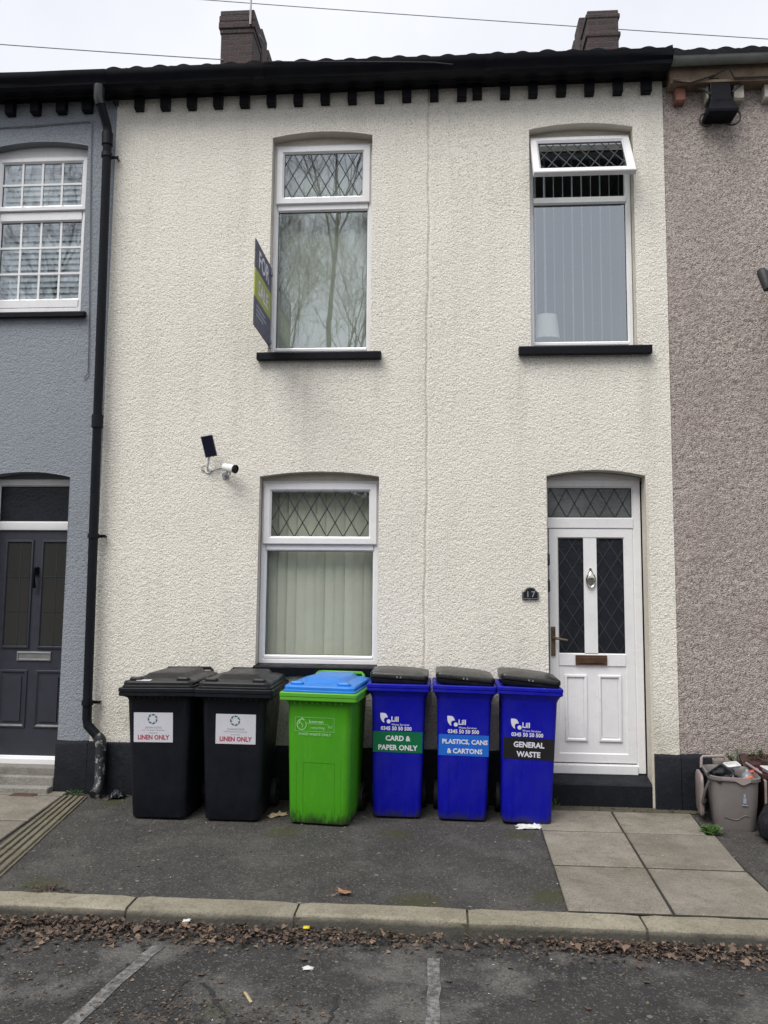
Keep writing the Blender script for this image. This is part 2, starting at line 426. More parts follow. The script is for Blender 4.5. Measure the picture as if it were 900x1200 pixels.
def stone(name, a, bcol, moss=0.3, bscale=60, bd=0.006):
    m, nt, b = new_mat(name)
    v = coords(nt)
    oi = nt.nodes.new('ShaderNodeNewGeometry')
    isl = ramp(nt, oi.outputs['Random Per Island'], [(0, (0.86,) * 3), (1, (1.12,) * 3)])
    c = ramp(nt, noise(nt, v, 3.0, 8, 0.65), [(0.3, a), (0.7, bcol)])
    c = mixc(nt, 1.0, c, isl, 'MULTIPLY')
    c = mixc(nt, ramp(nt, noise(nt, v, 1.9, 7, 0.7), [(0.5, (0, 0, 0)), (0.75, (moss,) * 3)]), c, (0.075, 0.078, 0.040))
    c = mixc(nt, ramp(nt, noise(nt, v, 95, 4, 0.7), [(0.5, (0, 0, 0)), (0.7, (0.7,) * 3)]), c, (0.065, 0.06, 0.052))
    c = mixc(nt, ramp(nt, noise(nt, v, 9, 7, 0.75), [(0.52, (0, 0, 0)), (0.68, (0.5,) * 3)]), c, (0.10, 0.09, 0.075))
    c = mixc(nt, ramp(nt, vor(nt, v, 6.0), [(0.03, (0.6,) * 3), (0.05, (0, 0, 0))]), c, (0.36, 0.34, 0.31))
    nt.links.new(c, b.inputs['Base Color'])
    b.inputs['Roughness'].default_value = 0.88
    b.inputs['Specular IOR Level'].default_value = 0.25
    bump(nt, b, noise(nt, v, bscale, 7, 0.65), bd)
    return m
M['slab'] = stone('paving_slab', (0.18, 0.162, 0.135), (0.275, 0.25, 0.212), 0.55, 45, 0.012)
def grimy(m, z0, z1, col, amt=0.8):
    nt = m.node_tree; b = nt.nodes['Principled BSDF']
    src = b.inputs['Base Color'].links[0].from_socket
    sp = nt.nodes.new('ShaderNodeSeparateXYZ'); nt.links.new(coords(nt), sp.inputs['Vector'])
    zz = math_(nt, 'ADD', sp.outputs['Z'], math_(nt, 'MULTIPLY', math_(nt, 'SUBTRACT', noise(nt, coords(nt, 'Object', (0.5, 1, 1)), 9, 7, 0.7), 0.5), 0.05))
    zz = math_(nt, 'MULTIPLY', math_(nt, 'SUBTRACT', zz, z0), 1.0 / (z1 - z0))
    nt.links.new(mixc(nt, ramp(nt, zz, [(0, (amt,) * 3), (1, (0, 0, 0))]), src, col), b.inputs['Base Color'])
    return m
M['kerbstone'] = stone('kerb_stone', (0.20, 0.182, 0.138), (0.31, 0.285, 0.22), 0.45)
grimy(M['kerbstone'], -0.030, 0.004, (0.045, 0.045, 0.043), 0.85)
M['step_stone'] = stone('step_stone', (0.20, 0.195, 0.18), (0.28, 0.27, 0.245), 0.2)
M['channel'] = stone('channel_block', (0.13, 0.118, 0.085), (0.19, 0.172, 0.125), 0.55)
M['bare_plinth'] = stone('bare_cement', (0.15, 0.14, 0.125), (0.21, 0.195, 0.17), 0.3)
M['soil'] = stone('gritty_soil', (0.07, 0.063, 0.045), (0.12, 0.108, 0.08), 0.6)
M['joint'] = paint('joint_dirt', (0.022, 0.020, 0.014), 0.95, 0.4)
M['line'] = None
def worn_line():
    m, nt, b = new_mat('worn_road_paint')
    v = coords(nt)
    c = ramp(nt, noise(nt, v, 26, 8, 0.75), [(0.42, (0.065, 0.063, 0.061)), (0.64, (0.23, 0.23, 0.225))])
    nt.links.new(c, b.inputs['Base Color'])
    b.inputs['Roughness'].default_value = 0.85
    bump(nt, b, noise(nt, v, 120, 4), 0.004)
    return m
M['line'] = worn_line()
def island_leaf(name, stops, rough=0.7, trans=0.0):
    m, nt, b = new_mat(name)
    g = nt.nodes.new('ShaderNodeNewGeometry')
    c = ramp(nt, g.outputs['Random Per Island'], stops)
    c = mixc(nt, ramp(nt, noise(nt, coords(nt), 60, 4), [(0.4, (0, 0, 0)), (0.7, (0.4,) * 3)]), c, stops[0][1])
    nt.links.new(c, b.inputs['Base Color'])
    b.inputs['Roughness'].default_value = rough
    return m
M['leaf_dead'] = island_leaf('dead_leaf', [(0, (0.022, 0.016, 0.013)), (0.35, (0.056, 0.038, 0.028)), (0.65, (0.100, 0.067, 0.049)), (0.88, (0.165, 0.112, 0.080)), (1, (0.26, 0.18, 0.12))], 0.75)
M['leaf_tan'] = paint('maple_leaf_tan', (0.30, 0.155, 0.085), 0.7, 0.3, 0.3, (0.12, 0.06, 0.04), 30)
M['leaf_green'] = island_leaf('weed_leaf', [(0, (0.035, 0.085, 0.015)), (0.5, (0.075, 0.17, 0.03)), (1, (0.14, 0.25, 0.06))], 0.5)
M['leaf_fern'] = island_leaf('fern_leaf', [(0, (0.02, 0.05, 0.012)), (0.5, (0.04, 0.10, 0.02)), (1, (0.07, 0.15, 0.03))], 0.5)
M['leaf_hedge'] = island_leaf('hedge_leaf', [(0, (0.015, 0.03, 0.012)), (0.5, (0.03, 0.055, 0.02)), (1, (0.05, 0.085, 0.03))], 0.5)
M['bark'] = paint('bark', (0.085, 0.072, 0.058), 0.9, 0.3, 0.3, (0.05, 0.055, 0.035), 5, 0.01, bscale=30)

# ------------------------------------------------------------------ mesh helpers
class MB:
    def __init__(s): s.v = []; s.f = []
    def add(s, vs, fs):
        o = len(s.v)
        s.v += [tuple(p) for p in vs]
        s.f += [tuple(i + o for i in f) for f in fs]
        return s
    def box(s, x0, x1, y0, y1, z0, z1):
        v = [(x, y, z) for z in (z0, z1) for y in (y0, y1) for x in (x0, x1)]
        return s.add(v, [(0, 2, 3, 1), (4, 5, 7, 6), (0, 1, 5, 4), (2, 6, 7, 3), (0, 4, 6, 2), (1, 3, 7, 5)])
    def loft(s, loops, cap0=True, cap1=True):
        n = len(loops[0]); vs = [p for l in loops for p in l]; fs = []
        for k in range(len(loops) - 1):
            for i in range(n):
                j = (i + 1) % n
                fs.append((k * n + i, k * n + j, (k + 1) * n + j, (k + 1) * n + i))
        if cap0: fs.append(tuple(reversed(range(n))))
        if cap1: fs.append(tuple((len(loops) - 1) * n + i for i in range(n)))
        return s.add(vs, fs)
    def tube(s, pts, r, n=8, cap=True):
        pts = [Vector(p) for p in pts]
        rs = r if isinstance(r, (list, tuple)) else [r] * len(pts)
        loops = []
        up = None
        for i, p in enumerate(pts):
            a = pts[max(0, i - 1)]; b = pts[min(len(pts) - 1, i + 1)]
            d = (b - a)
            if d.length < 1e-9: d = Vector((0, 0, 1))
            d.normalize()
            if up is None:
                up = Vector((0, 0, 1)) if abs(d.z) < 0.9 else Vector((1, 0, 0))
            x = d.cross(up); x.normalize()
            y = x.cross(d); y.normalize(); up = y
            loops.append([p + (x * math.cos(t) + y * math.sin(t)) * rs[i] for t in [2 * math.pi * k / n for k in range(n)]])
        return s.loft(loops, cap, cap)
    def ring(s, x0, x1, z0, z1, prof):
        """rectangular frame in the xz plane; prof = closed list of (inset, y)"""
        loops = []
        for (w, y) in prof:
            loops.append([(x0 + w, y, z0 + w), (x1 - w, y, z0 + w), (x1 - w, y, z1 - w), (x0 + w, y, z1 - w)])
        m = len(prof); vs = [p for l in loops for p in l]; fs = []
        for k in range(m):
            k2 = (k + 1) % m
            for i in range(4):
                j = (i + 1) % 4
                fs.append((k * 4 + i, k * 4 + j, k2 * 4 + j, k2 * 4 + i))
        return s.add(vs, fs)
    def prism_x(s, prof, x0, x1):
        """closed (y,z) outline pulled along x"""
        return s.loft([[(x0, y, z) for y, z in prof], [(x1, y, z) for y, z in prof]])
    def prism_y(s, prof, y0, y1):
        return s.loft([[(x, y0, z) for x, z in prof], [(x, y1, z) for x, z in prof]])
    def xf(s, mat, start=0):
        s.v = s.v[:start] + [tuple(mat @ Vector(p)) for p in s.v[start:]]
        return s
    def mesh(s, name, smooth=None):
        me = bpy.data.meshes.new(name)
        me.from_pydata(s.v, [], s.f)
        me.validate()
        fix_normals(me)
        if smooth is not None:
            me.shade_smooth()
            me.set_sharp_from_angle(angle=smooth)
        return me

import bmesh
def fix_normals(me):
    bm = bmesh.new()
    bm.from_mesh(me)
    bmesh.ops.recalc_face_normals(bm, faces=bm.faces)
    bm.to_mesh(me)
    bm.free()

def obj(name, mb, mat, parent=None, smooth=None, bevel=0, seg=2):
    me = mb if isinstance(mb, bpy.types.Mesh) else mb.mesh(name, smooth)
    if mat is not None and not me.materials: me.materials.append(mat)
    o = bpy.data.objects.new(name, me)
    COL.objects.link(o)
    if parent is not None: o.parent = parent
    if bevel:
        b = o.modifiers.new('bevel', 'BEVEL')
        b.width = bevel; b.segments = seg; b.limit_method = 'ANGLE'; b.angle_limit = R(40)
        b.harden_normals = False
    return o

def tag(o, label=None, cat=None, group=None, kind=None):
    if label: o['label'] = label
    if cat: o['category'] = cat
    if group: o['group'] = group
    if kind: o['kind'] = kind
    return o

def thing(name, label, cat, loc=(0, 0, 0), rot=(0, 0, 0), group=None):
    o = bpy.data.objects.new(name, None)
    o.empty_display_size = 0.1
    COL.objects.link(o)
    o.location = loc
    o.rotation_euler = rot
    return tag(o, label, cat, group)

def struct(name, mb, mat, smooth=None, bevel=0):
    return tag(obj(name, mb, mat, None, smooth, bevel), kind='structure')

def rrect(w, d, r, z, cx=0, cy=0, n=4):
    """rounded rectangle loop, counter-clockwise, centred on cx,cy"""
    out = []
    for sx, sy, a0 in ((1, -1, -90), (1, 1, 0), (-1, 1, 90), (-1, -1, 180)):
        for k in range(n + 1):
            a = R(a0 + 90 * k / n)
            out.append((cx + sx * (w / 2 - r) + r * math.cos(a), cy + sy * (d / 2 - r) + r * math.sin(a), z))
    return out

def text_mesh(s, size, align='CENTER', bold=0.0, spacing=1.0, wide=1.0, extrude=0.0006):
    cu = bpy.data.curves.new('text', 'FONT')
    cu.body = s
    cu.size = size
    cu.align_x = align
    cu.offset = bold * size
    cu.extrude = extrude
    cu.space_character = spacing
    cu.resolution_u = 2
    o = bpy.data.objects.new('text', cu)
    COL.objects.link(o)
    dg = bpy.context.evaluated_depsgraph_get()
    dg.update()
    me = bpy.data.meshes.new_from_object(o.evaluated_get(dg))
    bpy.data.objects.remove(o)
    vs = [(v.co.x * wide, v.co.y, v.co.z) for v in me.vertices]
    fs = [tuple(p.vertices) for p in me.polygons]
    bpy.data.meshes.remove(me)
    return vs, fs

# ------------------------------------------------------------------ rough wall sheet with openings
def smooth_noise(shape, cell, feats, seed):
    """sum of band-limited random fields, feature sizes in metres (x,z), made by filtering white noise"""
    rs = np.random.RandomState(seed)
    fz = np.fft.fftfreq(shape[0], cell)[:, None]
    fx = np.fft.rfftfreq(shape[1], cell)[None, :]
    out = np.zeros(shape)
    for (sx, sz, amp) in feats:
        w = np.fft.rfft2(rs.randn(*shape))
        g = np.exp(-2 * (np.pi ** 2) * ((fx * sx) ** 2 + (fz * sz) ** 2))
        a = np.fft.irfft2(w * g, s=shape)
        out += amp * a / a.std()
    return out

def arch_z(op, x):
    xl, xr, zb, zs, rise = op
    t = (x - (xl + xr) / 2) / ((xr - xl) / 2)
    return zs + rise * (1 - t * t)

def rough_wall(name, x0, x1, z0, z1, ops, cell, feats, mat, parent, seed, y=0.0, groove=None, reveal=0.12, reveal_mat=None):
    nx = int(round((x1 - x0) / cell)) + 1
    nz = int(round((z1 - z0) / cell)) + 1
    xs = np.linspace(x0, x1, nx); zs = np.linspace(z0, z1, nz)
    cols = []
    for (xl, xr, zb, zsp, rise) in ops:
        a = int(np.argmin(abs(xs - xl))); b = int(np.argmin(abs(xs - xr)))
        xs[a] = xl; xs[b] = xr
        c = int(np.argmin(abs(zs - zb))); zs[c] = zb
        J = int(np.argmin(abs(zs - (zsp + rise * 0.5))))
        cols.append((a, b, c, J))
    X, Z = np.meshgrid(xs, zs)
    D = smooth_noise((nz, nx), cell, feats, seed)
    for (op, (a, b, c, J)) in zip(ops, cols):
        for i in range(max(0, a - 6), min(nx, b + 7)):
            t = 1.0 if a <= i <= b else max(0, 1 - (a - i if i < a else i - b) / 6)
            xx = min(max(xs[i], op[0]), op[1])
            d = (arch_z(op, xx) - zs[J]) * t
            for j in range(max(0, J - 12), min(nz, J + 13)):
                Z[j, i] += d * (1 - abs(j - J) / 13)
    if groove is not None:
        wob = 0.006 * np.sin(zs * 3.1) + 0.004 * np.sin(zs * 11)
        for j in range(nz):
            q = abs(X[j] - (groove[0] + groove[1] * zs[j] + wob[j]))
            D[j] -= 0.016 * np.exp(-(q / 0.008) ** 2) * (0.5 if zs[j] < 1.0 else 1)
    Y = y - D
    keep = np.ones((nz - 1, nx - 1), bool)
    edge = np.zeros((nz, nx), bool)
    for (a, b, c, J) in cols:
        keep[c:J, a:b] = False
        Y[c:J + 1, a] = y; Y[c:J + 1, b] = y; Y[J, a:b + 1] = y; Y[c, a:b + 1] = y
    idx = np.arange(nz * nx).reshape(nz, nx)
    q = np.stack([idx[:-1, :-1], idx[:-1, 1:], idx[1:, 1:], idx[1:, :-1]], -1)[keep]
    used = np.unique(q)
    remap = np.full(nz * nx, -1); remap[used] = np.arange(len(used))
    P = np.stack([X, Y, Z], -1).reshape(-1, 3)[used]
    F = remap[q]
    me = bpy.data.meshes.new(name)
    me.vertices.add(len(P)); me.vertices.foreach_set('co', P.ravel().astype(np.float32))
    me.loops.add(F.size); me.loops.foreach_set('vertex_index', F.ravel().astype(np.int32))
    me.polygons.add(len(F)); me.polygons.foreach_set('loop_start', np.arange(0, F.size, 4, dtype=np.int32))
    me.update(calc_edges=True)
    me.shade_smooth()
    me.materials.append(mat)
    o = obj(name, me, None, parent)
    # reveals and heads
    for (op, (a, b, c, J)) in zip(ops, cols):
        rv = MB()
        path = [(X[j, a], Z[j, a]) for j in range(c, J + 1)] + [(X[J, i], Z[J, i]) for i in range(a + 1, b + 1)] + [(X[j, b], Z[j, b]) for j in range(J - 1, c - 1, -1)]
        fr = [(px, y, pz) for px, pz in path]; bk = [(px, y + reveal, pz) for px, pz in path]
        n = len(path)
        rv.add(fr + bk, [(i, i + 1, n + i + 1, n + i) for i in range(n - 1)])
        me2 = rv.mesh('reveal', 0.6)
        obj('reveal', me2, reveal_mat, parent)
    return o

# ------------------------------------------------------------------ the ground
road = MB()
road.box(-60, 60, -80, -2.19, -0.6, -0.075)
struct('road', road, M['road'])
pav = MB()
pav.box(-60, 60, -2.02, 0.4, -0.6, 0.0)
struct('pavement', pav, M['tarmac'])
far = MB()
far.box(-120, 120, 0.5, 160, -0.7, -0.02)
struct('ground', far, M['soil'])

kb = MB()
KX = [-1.6 + 0.8733 * k for k in range(-9, 10)]
for i in range(len(KX) - 1):
    a, b = KX[i] + 0.006, KX[i + 1] - 0.006
    dz = rnd.uniform(-0.005, 0.006); dy = rnd.uniform(-0.006, 0.006)
    prof = [(-2.182 + dy, -0.5), (-2.178 + dy, -0.03), (-2.172 + dy, -0.006 + dz), (-2.158 + dy, 0.005 + dz), (-2.02, 0.007 + dz * 0.4), (-2.02, -0.5)]
    loops = []
    nseg = 12
    for k in range(nseg + 1):
        x = a + (b - a) * k / nseg
        e = 0.006 if k in (0, nseg) else 0.0
        loops.append([(x, yy + (e if yy < -2.1 else 0) + rnd.uniform(-0.0025, 0.0025), zz - (e if zz > -0.1 else 0) + rnd.uniform(-0.0015, 0.0015)) for yy, zz in prof])
    kb.loft(loops)
struct('kerb', kb, M['kerbstone'], 0.5)
kbd = MB(); kbd.box(-60, 60, -2.165, -2.02, -0.6, -0.012)
struct('kerb_bedding', kbd, M['soil'])

def slab_mesh(cells, z0=-0.05, ztop=0.012):
    mb = MB()
    for (p0, p1, p2, p3) in cells:
        cx = sum(p[0] for p in (p0, p1, p2, p3)) / 4; cy = sum(p[1] for p in (p0, p1, p2, p3)) / 4
        sg = lambda v: (v > 0) - (v < 0)
        sh = lambda p, k: (p[0] + sg(cx - p[0]) * k, p[1] + sg(cy - p[1]) * k * 1.5)
        h = [ztop + 0.002 + rnd.uniform(-0.0018, 0.0018) for _ in range(4)]
        ps = [sh(p, 0.006) for p in (p0, p1, p2, p3)]
        pt = [sh(p, 0.012) for p in (p0, p1, p2, p3)]
        mb.loft([[(x, y, z0) for x, y in ps], [(x, y, hh - 0.007) for (x, y), hh in zip(ps, h)], [(x, y, hh) for (x, y), hh in zip(pt, h)]])
    return mb
def quad(xa, xb, xc, xd, y0, y1): return ((xa, y0), (xb, y0), (xc, y1), (xd, y1))
cells = []
xl = lambda y: 0.70 + 0.03 * (y + 0.66) ; xm = lambda y: 1.285 + 0.045 * (y + 0.07); xr_ = lambda y: 1.81
ys = [-2.012, -1.335, -0.655, -0.14]
for y0, y1 in zip(ys[:-1], ys[1:]):
    cells.append(((xl(y0), y0), (xm(y0), y0), (xm(y1), y1), (xl(y1), y1)))
    cells.append(((xm(y0), y0), (xr_(y0), y0), (xr_(y1) + (0.05 if y1 > -1 else 0), y1), (xm(y1), y1)))
# slabs in front of the grey house door
xs_l = lambda y: -2.93 + 0.11 * (-(y + 0.16))
for y0, y1 in zip([-2.012, -1.45, -0.80, -0.15], [-1.45, -0.80, -0.15, 0.0]):
    for k in range(4):
        a = -3.55 - 0.62 * (k - 1) if k else xs_l(y0)
        a1 = -3.55 - 0.62 * (k - 1) if k else xs_l(y1)
        b = -3.55 - 0.62 * k
        cells.append(((b, y0), (a, y0), (a1, y1), (b, y1)))
struct('paving', slab_mesh(cells), M['slab'], 0.3)
jb = MB(); jb.add([(0.664, -2.016, 0.0085), (1.806, -2.016, 0.0085), (1.852, -0.14, 0.0085), (0.712, -0.14, 0.0085)], [(0, 1, 2, 3)])
jb.add([(-5.4, -2.016, 0.0085), (-2.735, -2.016, 0.0085), (-2.94, -0.01, 0.0085), (-5.4, -0.01, 0.0085)], [(0, 1, 2, 3)])
struct('joint_dirt', jb, M['joint'])
dirt = MB()
dirt.add([(0.64, -0.14, 0.006), (2.0, -0.12, 0.006), (2.0, 0.0, 0.008), (0.64, 0.0, 0.008)], [(0, 1, 2, 3)])
struct('soil_strip', dirt, M['soil'])

# grooved drainage channel running from the downpipe to the kerb
ch = MB()
L0, L1 = Vector((-2.925, -0.12)), Vector((-2.665, -2.012))
W0, W1 = 0.185, 0.225
nb = 3
for k in range(nb):
    t0, t1 = k / nb + 0.003, (k + 1) / nb - 0.003
    prof = [0.0]
    ridge = [(0.0, 0.012), (0.12, 0.013), (0.15, -0.006), (0.20, -0.008), (0.23, 0.012), (0.36, 0.012), (0.39, -0.006), (0.44, -0.008), (0.47, 0.012), (0.60, 0.012), (0.63, -0.006), (0.68, -0.008), (0.71, 0.012), (0.86, 0.013), (0.89, -0.004), (0.92, -0.004), (0.95, 0.010), (1.0, 0.009)]
    loops = []
    for t in np.linspace(t0, t1, 12):
        p = L0.lerp(L1, t); w = W0 + (W1 - W0) * t
        loops.append([(p.x + w * u, p.y, z + rnd.uniform(-0.002, 0.002)) for u, z in ridge] + [(p.x + w, p.y, -0.05), (p.x, p.y, -0.05)])
    ch.loft(loops)
struct('drainage_channel', ch, M['channel'], 0.6)

# painted bay lines (sheets just over the road)
ln = MB()
def strip(mb, pts, w, z):
    vs = []
    for i, (x, y) in enumerate(pts):
        j = rnd.uniform(-0.006, 0.006)
        vs += [(x - w / 2 + j, y, z), (x + w / 2 + j + rnd.uniform(-0.004, 0.004), y, z)]
    mb.add(vs, [(2 * i, 2 * i + 1, 2 * i + 3, 2 * i + 2) for i in range(len(pts) - 1)])
def lin(a, b, n): return [(a[0] + (b[0] - a[0]) * k / n, a[1] + (b[1] - a[1]) * k / n) for k in range(n + 1)]
strip(ln, lin((-1.345, -2.40), (-1.66, -4.6), 24), 0.062, -0.071)
strip(ln, lin((-0.025, -2.41), (-0.005, -4.6), 24), 0.055, -0.071)
struct('bay_marking', ln, M['line'])

# ------------------------------------------------------------------ houses
WALL_T = 5.75
PIPE_X = -2.80
H_CREAM = thing('terraced_house', 'cream roughcast terraced house in the middle, with white leaded windows and a white front door', 'house', (-0.48, 0, 0))
H_GREY = thing('terraced_house', 'blue-grey roughcast terraced house with a dark anthracite front door, left of the black downpipe', 'house', (-5.0, 0, 0))
H_BROWN = thing('terraced_house', 'pinkish brown pebbledash house with a grey gutter, beside the white front door', 'house', (4.2, 0, 0))
bpy.context.view_layer.update()
def hp(h, name, mb, mat, smooth=None, bevel=0):
    """a part of a house, given in street coordinates"""
    o = obj(name, mb, mat, h, smooth, bevel)
    o.matrix_parent_inverse = Matrix.Translation(h.location).inverted()
    return o
def sub(parent, name, mb, mat, smooth=None, bevel=0):
    return obj(name, mb, mat, parent, smooth, bevel)

OP_UL = (-1.425, -0.572, 3.575, 5.462, 0.045)
OP_UR = (0.737, 1.583, 3.60, 5.462, 0.045)
OP_LW = (-1.465, -0.487, 1.03, 2.548, 0.042)
OP_D = (0.85, 1.622, 0.02, 2.553, 0.045)
feats = [(0.0045, 0.0040, 0.0006), (0.010, 0.009, 0.0003), (0.25, 0.25, 0.0012)]
rough_wall('wall', PIPE_X, 1.83, 0.02, 5.88, [OP_UL, OP_UR, OP_LW, OP_D], 0.0062, feats, M['cream'], H_CREAM, 3, groove=(-0.115, 0.004), reveal_mat=M['reveal_cream'])
OP_GW = (-3.915, -3.045, 3.955, 5.445, 0.05)
OP_GD = (-3.80, -3.065, 0.02, 2.545, 0.045)
rough_wall('wall', -4.3, PIPE_X, 0.02, 5.88, [OP_GW, OP_GD], 0.0066, feats, M['bluegrey'], H_GREY, 5, reveal_mat=M['reveal_grey'])
rough_wall('wall', 1.83, 3.4, 0.02, 5.80, [], 0.012, [(0.008, 0.008, 0.0016), (0.3, 0.3, 0.002)], M['pebble'], H_BROWN, 6, y=0.004)
for o in COL.objects:
    if o.parent in (H_CREAM, H_GREY, H_BROWN):
        o.matrix_parent_inverse = Matrix.Translation(o.parent.location).inverted()

# outer shells: remaining front, back wall, party walls (so the terrace is solid from the side)
mb = MB(); mb.box(-7.2, -4.3, -0.004, 0.20, 0.0, 5.88); mb.box(-7.2, PIPE_X - 0.003, 6.6, 6.9, 0, 5.8); mb.box(-7.2, -7.0, 0.22, 6.6, 0, 5.8)
hp(H_GREY, 'side_wall', mb, M['bluegrey'])
mb = MB(); mb.box(3.4, 6.6, 0.0, 0.20, 0.0, 5.80); mb.box(1.833, 6.6, 6.6, 6.9, 0, 5.8); mb.box(6.4, 6.6, 0.22, 6.6, 0, 5.8)
hp(H_BROWN, 'side_wall', mb, M['pebble'])
mb = MB(); mb.box(PIPE_X, 1.83, 6.6, 6.9, 0, 5.8); mb.box(PIPE_X - 0.1, PIPE_X + 0.1, 0.5, 6.58, 0, 5.78); mb.box(1.73, 1.93, 0.5, 6.58, 0, 5.78)
hp(H_CREAM, 'side_wall', mb, M['ply'])

# rooms behind the openings: a back face with a hole, then a plain room
def room(h, op, x0, x1, z0, z1, depth, y=0.165):
    a, b, c, d = op[0] - 0.06, op[1] + 0.06, op[2] - 0.02, op[3] + op[4] + 0.03
    mb = MB()
    o = [(x0, y, z0), (x1, y, z0), (x1, y, z1), (x0, y, z1)]
    i = [(a, y, c), (b, y, c), (b, y, d), (a, y, d)]
    bk = [(p[0], y + depth, p[2]) for p in o]
    mb.add(o + i + bk, [(0, 1, 5, 4), (1, 2, 6, 5), (2, 3, 7, 6), (3, 0, 4, 7), (8, 9, 10, 11), (0, 1, 9, 8), (1, 2, 10, 9), (2, 3, 11, 10), (3, 0, 8, 11)])
    hp(h, 'room', mb, M['room'])
room(H_CREAM, OP_UL, -2.6, 0.1, 2.75, 5.6, 3.2)
room(H_CREAM, OP_UR, 0.2, 1.70, 2.75, 5.6, 3.2)
room(H_CREAM, OP_LW, -2.6, 0.1, 0.1, 2.65, 3.4)
room(H_CREAM, OP_D, 0.7, 1.70, 0.0, 2.65, 4.0, 0.24)
room(H_GREY, OP_GW, -4.3, -2.95, 3.0, 5.6, 3.0)
room(H_GREY, OP_GD, -4.1, -2.95, 0.0, 2.65, 4.0, 0.24)

# --- windows
def frame_prof(w, yf, yb): return [(0, yb), (0, yf + 0.004), (0.004, yf), (w - 0.016, yf), (w - 0.003, yf + 0.014), (w, yf + 0.018), (w, yb)]
def pane(mb, x0, x1, z0, z1, y): mb.box(x0, x1, y, y + 0.008, z0, z1)
def gasket(mb, x0, x1, z0, z1, y): mb.ring(x0 - 0.004, x1 + 0.004, z0 - 0.004, z1 + 0.004, [(0, y - 0.002), (0.0075, y - 0.002), (0.0075, y + 0.006), (0, y + 0.006)])
def lattice(x0, x1, z0, z1, y, dx, dz, w=0.0075, ph=0.5, n_sub=1):
    """diamond leading clipped to the pane, as thin raised strips"""
    mb = MB()
    W, Hh = x1 - x0, z1 - z0
    s = dz / dx
    def seg(p, q):
        d = Vector((q[0] - p[0], q[1] - p[1])); l = d.length
        if l < 0.006: return
        nrm = Vector((-d.y, d.x)) / l * w / 2
        pts = [(p[0] + nrm.x, p[1] + nrm.y), (p[0] - nrm.x, p[1] - nrm.y), (q[0] - nrm.x, q[1] - nrm.y), (q[0] + nrm.x, q[1] + nrm.y)]
        mb.loft([[(a, y, b) for a, b in pts], [(a, y - 0.0025, b) for a, b in pts]])
    k = -60
    while k < 60:
        for sg in (1, -1):
            # z = z0 + sg*s*(x - xk)
            xk = x0 + (k + ph) * dx
            pts = []
            for X_ in (x0, x1):
                Z_ = z0 + sg * s * (X_ - xk)
                if z0 - 1e-9 <= Z_ <= z1 + 1e-9: pts.append((X_, Z_))
            for Z_ in (z0, z1):
                X_ = xk + (Z_ - z0) / (sg * s)
                if x0 < X_ < x1: pts.append((X_, Z_))
            if len(pts) >= 2: seg(pts[0], pts[1])
        k += 1
    return mb

def sill(win, x0, x1, z0, z1, y0=-0.062, mat='black_gloss'):
    mb = MB()
    mb.prism_x([(y0, z0), (y0, z1 - 0.012), (y0 + 0.006, z1 - 0.005), (0.095, z1 + 0.006), (0.095, z0 + 0.01), (-0.006, z0 + 0.01), (-0.012, z0)], x0, x1)
    return sub(win, 'sill', mb, M[mat], None, 0.004)

def head(h, op, ztop, y, mat):
    """board closing the curved gap between the flat frame and the arch"""
    mb = MB()
    n = 16
    up = [(op[0] + (op[1] - op[0]) * k / n, arch_z(op, op[0] + (op[1] - op[0]) * k / n)) for k in range(n + 1)]
    prof = [(op[0], ztop)] + up + [(op[1], ztop)]
    mb.loft([[(x, y, z) for x, z in prof], [(x, y + 0.03, z) for x, z in prof]])
    hp(h, 'head_board', mb, mat)

YF = 0.095
def make_window(h, op, fr, glz, zt0, zt1, gl='glass', fw_=0.042):
    x0, x1, z0, z1 = fr
    mb = MB()
    # outer frame as four bars with a moulded inside edge
    mb.ring(x0, x1, z0, z1, frame_prof(fw_, YF, YF + 0.06))
    mb.prism_x([(YF + 0.06, zt0), (YF + 0.016, zt0), (YF, zt0 + 0.012), (YF - 0.0005, zt1), (YF + 0.06, zt1)], x0 + fw_ - 0.004, x1 - fw_ + 0.004)
    if glz[2] - z0 > fw_ + 0.01:
        mb.prism_x([(YF + 0.05, z0 + fw_ - 0.006), (YF + 0.001, z0 + fw_ - 0.006), (YF + 0.001, glz[2] - 0.012), (YF + 0.015, glz[2]), (YF + 0.05, glz[2])], x0 + fw_ - 0.004, x1 - fw_ + 0.004)
    w = hp(h, 'window', mb, M['upvc'], 0.5)
    g = MB(); pane(g, x0 + fw_ - 0.01, x1 - fw_ + 0.01, glz[2] - 0.01, zt0 + 0.006, YF + 0.03)
    sub(w, 'pane', g, M[gl])
    k = MB(); gasket(k, x0 + fw_, x1 - fw_, glz[2], zt0, YF + 0.024)
    sub(w, 'gasket', k, M['gasket'])
    return w

